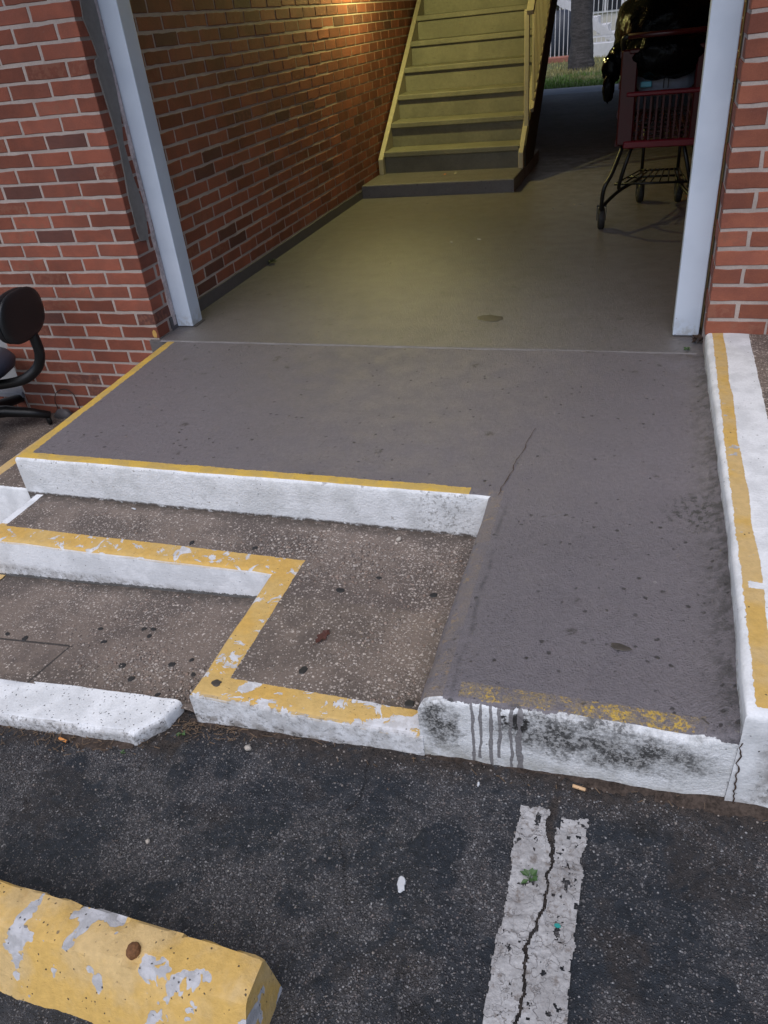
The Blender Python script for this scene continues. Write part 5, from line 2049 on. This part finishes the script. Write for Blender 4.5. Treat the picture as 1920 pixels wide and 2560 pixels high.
for k in range(260):
    x = rr.choice([rr.uniform(0.35, 1.15), rr.uniform(0.55, 1.0), rr.uniform(1.15, 2.9), rr.uniform(1.2, 1.4)])
    y = foot(x) - 0.003 - abs(rr.gauss(0, 0.030))
    z = float(asph(x)) + 0.010 + rr.uniform(0, 0.004)
    a = rr.uniform(0, PI)
    L = rr.uniform(0.006, 0.026)
    d = Vector((math.cos(a), math.sin(a) * 0.7, rr.uniform(-0.2, 0.25))) * L / 2
    w = Vector((-math.sin(a), math.cos(a), 0)) * rr.uniform(0.0006, 0.0013)
    c = Vector((x, y, z))
    obox(bm, c, d, w, Vector((0, 0, 0.0005)))
o = part('litter', bm, M_STRAW)
tag(o, 'dry straw and twigs scattered along the kerb foot', 'litter', kind='stuff')
bm = bmesh.new()
for k in range(380):
    if rr.random() < 0.75:
        x = rr.uniform(0.35, 2.95)
        y = foot(x) - abs(rr.gauss(0, 0.05))
    else:
        x, y = rr.uniform(0.4, 2.9), rr.uniform(-2.8, -2.05)
    z = float(asph(x) + asphalt_height(np.array([x]), np.array([y]))[0][0])
    r = rr.uniform(0.0012, 0.0034)
    q = bmesh.ops.create_icosphere(bm, subdivisions=1, radius=r)['verts']
    for v_ in q:
        v_.co = Vector((v_.co.x * rr.uniform(0.7, 1.2), v_.co.y * rr.uniform(0.7, 1.2), v_.co.z * 0.7)) + Vector((x, y, z + r * 0.3))
o = part('grit', bm, simple('pale_grit', (0.19, 0.165, 0.15), 0.8, 0, 0.6, 35, 0.3))
tag(o, 'loose pale grit strewn over the asphalt', 'grit', kind='stuff')

def stones(name, x, y, z, r, mat_, label, flat=0.6):
    """many small half buried stones, each a lumpy eight-sided body"""
    n = len(x)
    base = np.array([(1, 0, 0), (-1, 0, 0), (0, 1, 0), (0, -1, 0), (0, 0, 1), (0.7, 0.7, 0.1), (-0.7, 0.7, 0.1), (-0.7, -0.7, 0.1), (0.7, -0.7, 0.1), (0, 0, -0.6)], float)
    fa = np.array([(0, 5, 4), (5, 2, 4), (2, 6, 4), (6, 1, 4), (1, 7, 4), (7, 3, 4), (3, 8, 4), (8, 0, 4), (5, 0, 9), (2, 5, 9), (6, 2, 9), (1, 6, 9), (7, 1, 9), (3, 7, 9), (8, 3, 9), (0, 8, 9)])
    P = np.repeat(base[None], n, 0) * (1 + RNG.uniform(-0.30, 0.30, (n, len(base), 1)))
    a = RNG.uniform(0, 2 * PI, n)
    el = RNG.uniform(0.6, 1.0, n)
    px, py = P[..., 0], P[..., 1] * el[:, None]
    qx = px * np.cos(a)[:, None] - py * np.sin(a)[:, None]
    qy = px * np.sin(a)[:, None] + py * np.cos(a)[:, None]
    V_ = np.stack([qx * r[:, None] + x[:, None], qy * r[:, None] + y[:, None], P[..., 2] * r[:, None] * flat + z[:, None]], -1).reshape(-1, 3)
    F_ = (fa[None] + (np.arange(n) * len(base))[:, None, None]).reshape(-1, 3)
    o = link(name, mesh_np(name, V_, F_, False), mat_)
    return tag(o, label, name.replace('_', ' '), kind='stuff')


def m_stones(name, dark, light, tint):
    m = Mat(name)
    m.pos()
    t = m.math('FRACT', m.isl * 13.7)
    c = m.mix(dark, light, m.isl * m.isl)
    c = m.mix(c, tint, t.gt(0.72) * 0.6)
    c = m.scale(c, m.noise(300, 3, 0.7).ss(0.2, 0.8, 0.75, 1.15))
    return m.set(c, 0.75, 0, 0.35)


# asphalt stones, thick where the tar is worn off
n0 = 85000
sx = RNG.uniform(0.3, 2.95, n0)
sy = RNG.uniform(-2.85, -2.0, n0)
sh_, st_, sd_, sc_ = asphalt_height(sx, sy)
keep_ = (RNG.uniform(0, 1, n0) > (0.18 + 0.74 * st_)) & (sy < np.where(sx < 1.2, -2.105, -2.008)) & (sd_ < 0.75)
keep_ &= ~((sx > 2.118) & (sx < 2.275) & (sy < -2.09))
keep_ &= ~((sx < 1.78) & (sy < -2.555))
sx, sy, sh_ = sx[keep_], sy[keep_], sh_[keep_]
sr = 0.0010 + 0.0021 * RNG.uniform(0, 1, len(sx)) ** 2.2
stones('asphalt_stones', sx, sy, asph(sx) + sh_ + sr * 0.12, sr, m_stones('asphalt_stone', (0.060, 0.060, 0.067), (0.31, 0.30, 0.305), (0.17, 0.135, 0.125)), 'small grey stones standing out of the worn asphalt')
# pebbles of the two pavements
n0 = 17000
sx = RNG.uniform(0.15, 1.88, n0)
sy = RNG.uniform(-1.96, -1.2, n0)
up_ = ((sy > -1.405) & (sx > 0.18)) | ((sx > 1.352) & (sy > -1.922))
lo_ = (sx < 1.25) & (sy < -1.50) & ~up_
den = fbm(sx * 3.6, sy * 3.6, 0, 41, 4) + np.where(up_, np.clip((sx - 1.45) / 0.4, 0, 1) * 0.16, 0.0) - np.clip((sy + 1.30) / 0.08, 0, 1) * 0.3 * up_
keep_ = (up_ | lo_) & (RNG.uniform(0, 1, n0) < np.clip((den - 0.36) / 0.30, 0.04, 1.0))
sx, sy, up_, den = sx[keep_], sy[keep_], up_[keep_], den[keep_]
sz_ = np.where(up_, ZB, -0.25 + 0.047 * (sx - 1.18) - 0.055 * (sy + 1.95))
sr = (0.0014 + 0.0042 * RNG.uniform(0, 1, len(sx)) ** 2.6) * (0.8 + 0.5 * np.clip((den - 0.45) / 0.2, 0, 1))
stones('pavement_pebbles', sx, sy, sz_ + sr * 0.02, sr, m_stones('pavement_pebble', (0.15, 0.12, 0.105), (0.50, 0.44, 0.40), (0.30, 0.21, 0.165)), 'pale pebbles standing out of the brown pavements', 0.42)

# ------------------------------------------------------------------ behind the building
tr = thing('palm_tree', (0.70, 15.1, 0), 'grey palm tree trunk on the lawn beyond the passage', 'tree')
bm = bmesh.new()
tube(bm, [(0.70, 15.1, -0.15), (0.70, 15.1, 0.05), (0.69, 15.1, 0.35), (0.675, 15.1, 0.8), (0.66, 15.1, 1.5), (0.63, 15.1, 3.5), (0.60, 15.1, 6.5)], [0.27, 0.255, 0.225, 0.205, 0.20, 0.18, 0.15], 20)
bmesh.ops.subdivide_edges(bm, edges=bm.edges[:], cuts=2, use_grid_fill=True)
for v_ in bm.verts:
    n_ = (float(fbm(v_.co.x * 9, v_.co.y * 9, v_.co.z * 14, 3, 4)) - 0.5)
    d = Vector((v_.co.x - 0.66, v_.co.y - 15.1, 0))
    v_.co += d * n_ * 0.35
part('trunk', bm, M_BARK, tr, True)
bm = bmesh.new()
rr = random.Random(8)
for k in range(34):
    a = rr.uniform(0, 6.28)
    el = rr.uniform(-0.5, 1.0)
    base = Vector((0.60, 15.1, 6.5))
    prev = base
    for s in range(9):
        t = (s + 1) / 9
        p = base + Vector((math.cos(a) * 1.9 * t, math.sin(a) * 1.9 * t, el * 1.3 * t - 1.5 * t * t))
        for q in (-1, 1):
            side = Vector((-math.sin(a), math.cos(a), -0.5)) * q
            leaf_quad(bm, p, (side.x + math.cos(a) * 0.8, side.y + math.sin(a) * 0.8, -0.35), 0.55 * (1 - t * 0.5), 0.025)
        prev = p
part('crown', bm, M_HEDGE, tr)

# grass
ng = 26000
gx_ = RNG.uniform(-2.5, 4.5, ng)
gy_ = 11.36 + RNG.uniform(0, 1, ng) ** 1.5 * 8.0
gz_ = -0.03 + (fbm(gx_ * 0.5, gy_ * 0.5, 0, 3, 3) - 0.5) * 0.10
ga = RNG.uniform(0, 2 * PI, ng)
gl_ = RNG.uniform(0.03, 0.085, ng)
gw = RNG.uniform(0.004, 0.009, ng)
le = RNG.uniform(-0.6, 0.6, ng)
b0 = np.stack([gx_ - np.cos(ga) * gw, gy_ - np.sin(ga) * gw, gz_], -1)
b1 = np.stack([gx_ + np.cos(ga) * gw, gy_ + np.sin(ga) * gw, gz_], -1)
tp = np.stack([gx_ - np.sin(ga) * le * gl_, gy_ + np.cos(ga) * le * gl_, gz_ + gl_], -1)
gv = np.stack([b0, b1, tp], 1).reshape(-1, 3)
mg = Mat('grass_blades')
X_, Y_, Z_ = mg.pos()
gcol = mg.mix((0.115, 0.205, 0.045), (0.32, 0.29, 0.13), (mg.noise(0.9, 3, 0.6) + Y_.ss(12.0, 15.0, -0.10, 0.14)).ss(0.42, 0.58))
mg.set(mg.scale(gcol, mg.isl.ss(0, 1, 0.7, 1.3)), 0.7, 0, 0.2)
o = link('grass', mesh_np('grass', gv, np.arange(ng * 3).reshape(-1, 3)), mg.mat)
tag(o, 'short green and straw coloured grass beyond the passage', 'grass', kind='stuff')

# white picket fence, in two runs
def fence(xa, ya, xb, yb, zb, ztop_, label, n, tk):
    f = thing('fence', (xa, ya, 0), label, 'fence', 'white metal fences behind the lawn')
    for k in range(n):
        t = k / (n - 1)
        x, y = xa + (xb - xa) * t, ya + (yb - ya) * t
        w = tk * (2.2 if k % 9 == 0 else 1.0)
        part('picket', boxm(x - w, x + w, y - w, y + w, zb, ztop_), M_WHITEM, f)
    for z in (zb + 0.12, ztop_ - 0.1):
        bm = bmesh.new()
        bar(bm, (xa, ya, z), (xb, yb, z), 0.03, 0.04)
        part('rail', bm, M_WHITEM, f)
    return f


fence(-1.2, 17.0, 0.42, 17.9, -0.05, 1.95, 'white metal picket fence left of the palm trunk', 19, 0.008)
fence(0.46, 18.2, 4.6, 18.5, 0.28, 2.1, 'white metal picket fence on a low wall right of the palm trunk', 42, 0.008)
lw = part('low_wall', boxm(0.44, 4.8, 18.1, 18.6, -0.2, 0.27, bev=0.01), M_WHITEM)
tag(lw, 'low white wall under the right picket fence', 'low wall')
pv = part('paver_edge', boxm(-0.75, 0.30, 17.45, 17.75, -0.2, 0.10, bev=0.02), M_TERRA)
tag(pv, 'reddish paver edging behind the left fence', 'edging')
# white outdoor stair seen through the fence
fs = thing('outdoor_stairs', (1.0, 21.0, 0), 'white stepped staircase of the far building behind the fence', 'staircase')
for k in range(7):
    x0 = 1.42 - k * 0.27
    z0 = 0.02 + k * 0.185
    part('step', boxm(x0 - 0.27, x0 + 0.0, 20.4, 21.6, z0 - 0.02, z0 + 0.17, bev=0.004), M_WHITEM, fs)
bm = bmesh.new()
A = [bm.verts.new((1.70, y, 0.0)) for y in (20.37, 20.395)]
pf = [(1.75, -0.15), (-0.70, 1.52), (-0.70, 1.28), (1.45, -0.15)]
A = [bm.verts.new((x, 20.37, z)) for x, z in pf]
B = [bm.verts.new((x, 20.395, z)) for x, z in pf]
bm.verts.remove(bm.verts[0]) if False else None
bm.faces.new(A)
bm.faces.new(B[::-1])
for k in range(4):
    bm.faces.new((A[k], B[k], B[(k + 1) % 4], A[(k + 1) % 4]))
part('stringer', bm, M_WHITEM, fs)
fb = thing('far_building', (2.0, 25.0, 0), 'pale apartment block behind the fence and white stairs', 'building')
part('wall', boxm(-6, 12, 24.0, 32.0, -0.3, 6.0), M_PALEW, fb)
for k in range(9):
    x = -5.2 + k * 1.75
    w = part('window', boxm(x, x + 1.0, 23.95, 23.999, 0.75, 1.9), M_WHITEM, fb)
    part('pane', boxm(x + 0.06, x + 0.47, 23.93, 23.949, 0.8, 1.85), M_DARKGL, w)
    part('pane', boxm(x + 0.53, x + 0.94, 23.93, 23.949, 0.8, 1.85), M_DARKGL, w)
    w = part('window', boxm(x, x + 1.0, 23.95, 23.999, 3.3, 4.5), M_WHITEM, fb)
    part('pane', boxm(x + 0.06, x + 0.94, 23.93, 23.949, 3.35, 4.45), M_DARKGL, w)
part('roof', boxm(-6.3, 12.3, 23.6, 32.3, 6.001, 6.25), M_CEIL, fb)
# dark blue rounded cover behind the left fence
v_, f_ = blob((-0.15, 19.3, 0.42), (0.36, 0.4, 0.56), 11, 1.6, 0.07, 32, shape=lambda p: np.sign(p) * np.abs(p) ** 0.8 * np.array([0.36, 0.4, 0.56]) ** 0.2)
o = link('tarpaulin_cover', mesh_np('tarpaulin_cover', v_ - np.array([-0.15, 19.3, 0]), f_, True), M_BLUEC, None, (-0.15, 19.3, 0))
tag(o, 'dark blue rounded cover standing behind the left fence', 'cover')
# shrubs behind the fence
def shrub(cx, cy, r, h, seed, label):
    rr = random.Random(seed)
    s = thing('shrub', (cx, cy, 0), label, 'shrub', 'shrubs behind the fence')
    bm = bmesh.new()
    for k in range(420):
        a, b, q = rr.uniform(0, 6.28), rr.uniform(-1, 1), rr.random() ** 0.4
        d = Vector((math.cos(a) * math.sqrt(1 - b * b), math.sin(a) * math.sqrt(1 - b * b), b))
        p = Vector((cx, cy, h * 0.5)) + Vector((d.x * r, d.y * r, d.z * h * 0.5)) * q
        leaf_quad(bm, p, (rr.uniform(-1, 1), rr.uniform(-1, 1), rr.uniform(-0.5, 0.8)), rr.uniform(0.06, 0.13), rr.uniform(0.015, 0.03))
    part('leaves', bm, M_HEDGE, s)
    bm = bmesh.new()
    for k in range(5):
        a = rr.uniform(0, 6.28)
        tube(bm, [(cx, cy, -0.1), (cx + math.cos(a) * r * 0.5, cy + math.sin(a) * r * 0.5, h * 0.7)], 0.012, 5)
    part('stem', bm, M_TWIG, s)
shrub(-0.55, 20.6, 0.6, 1.5, 3, 'leafy shrub behind the dark blue cover')
shrub(-1.0, 19.4, 0.45, 1.0, 5, 'low shrub at the left end of the left picket fence')
shrub(2.3, 19.5, 0.5, 1.9, 8, 'tall shrub behind the right picket fence')
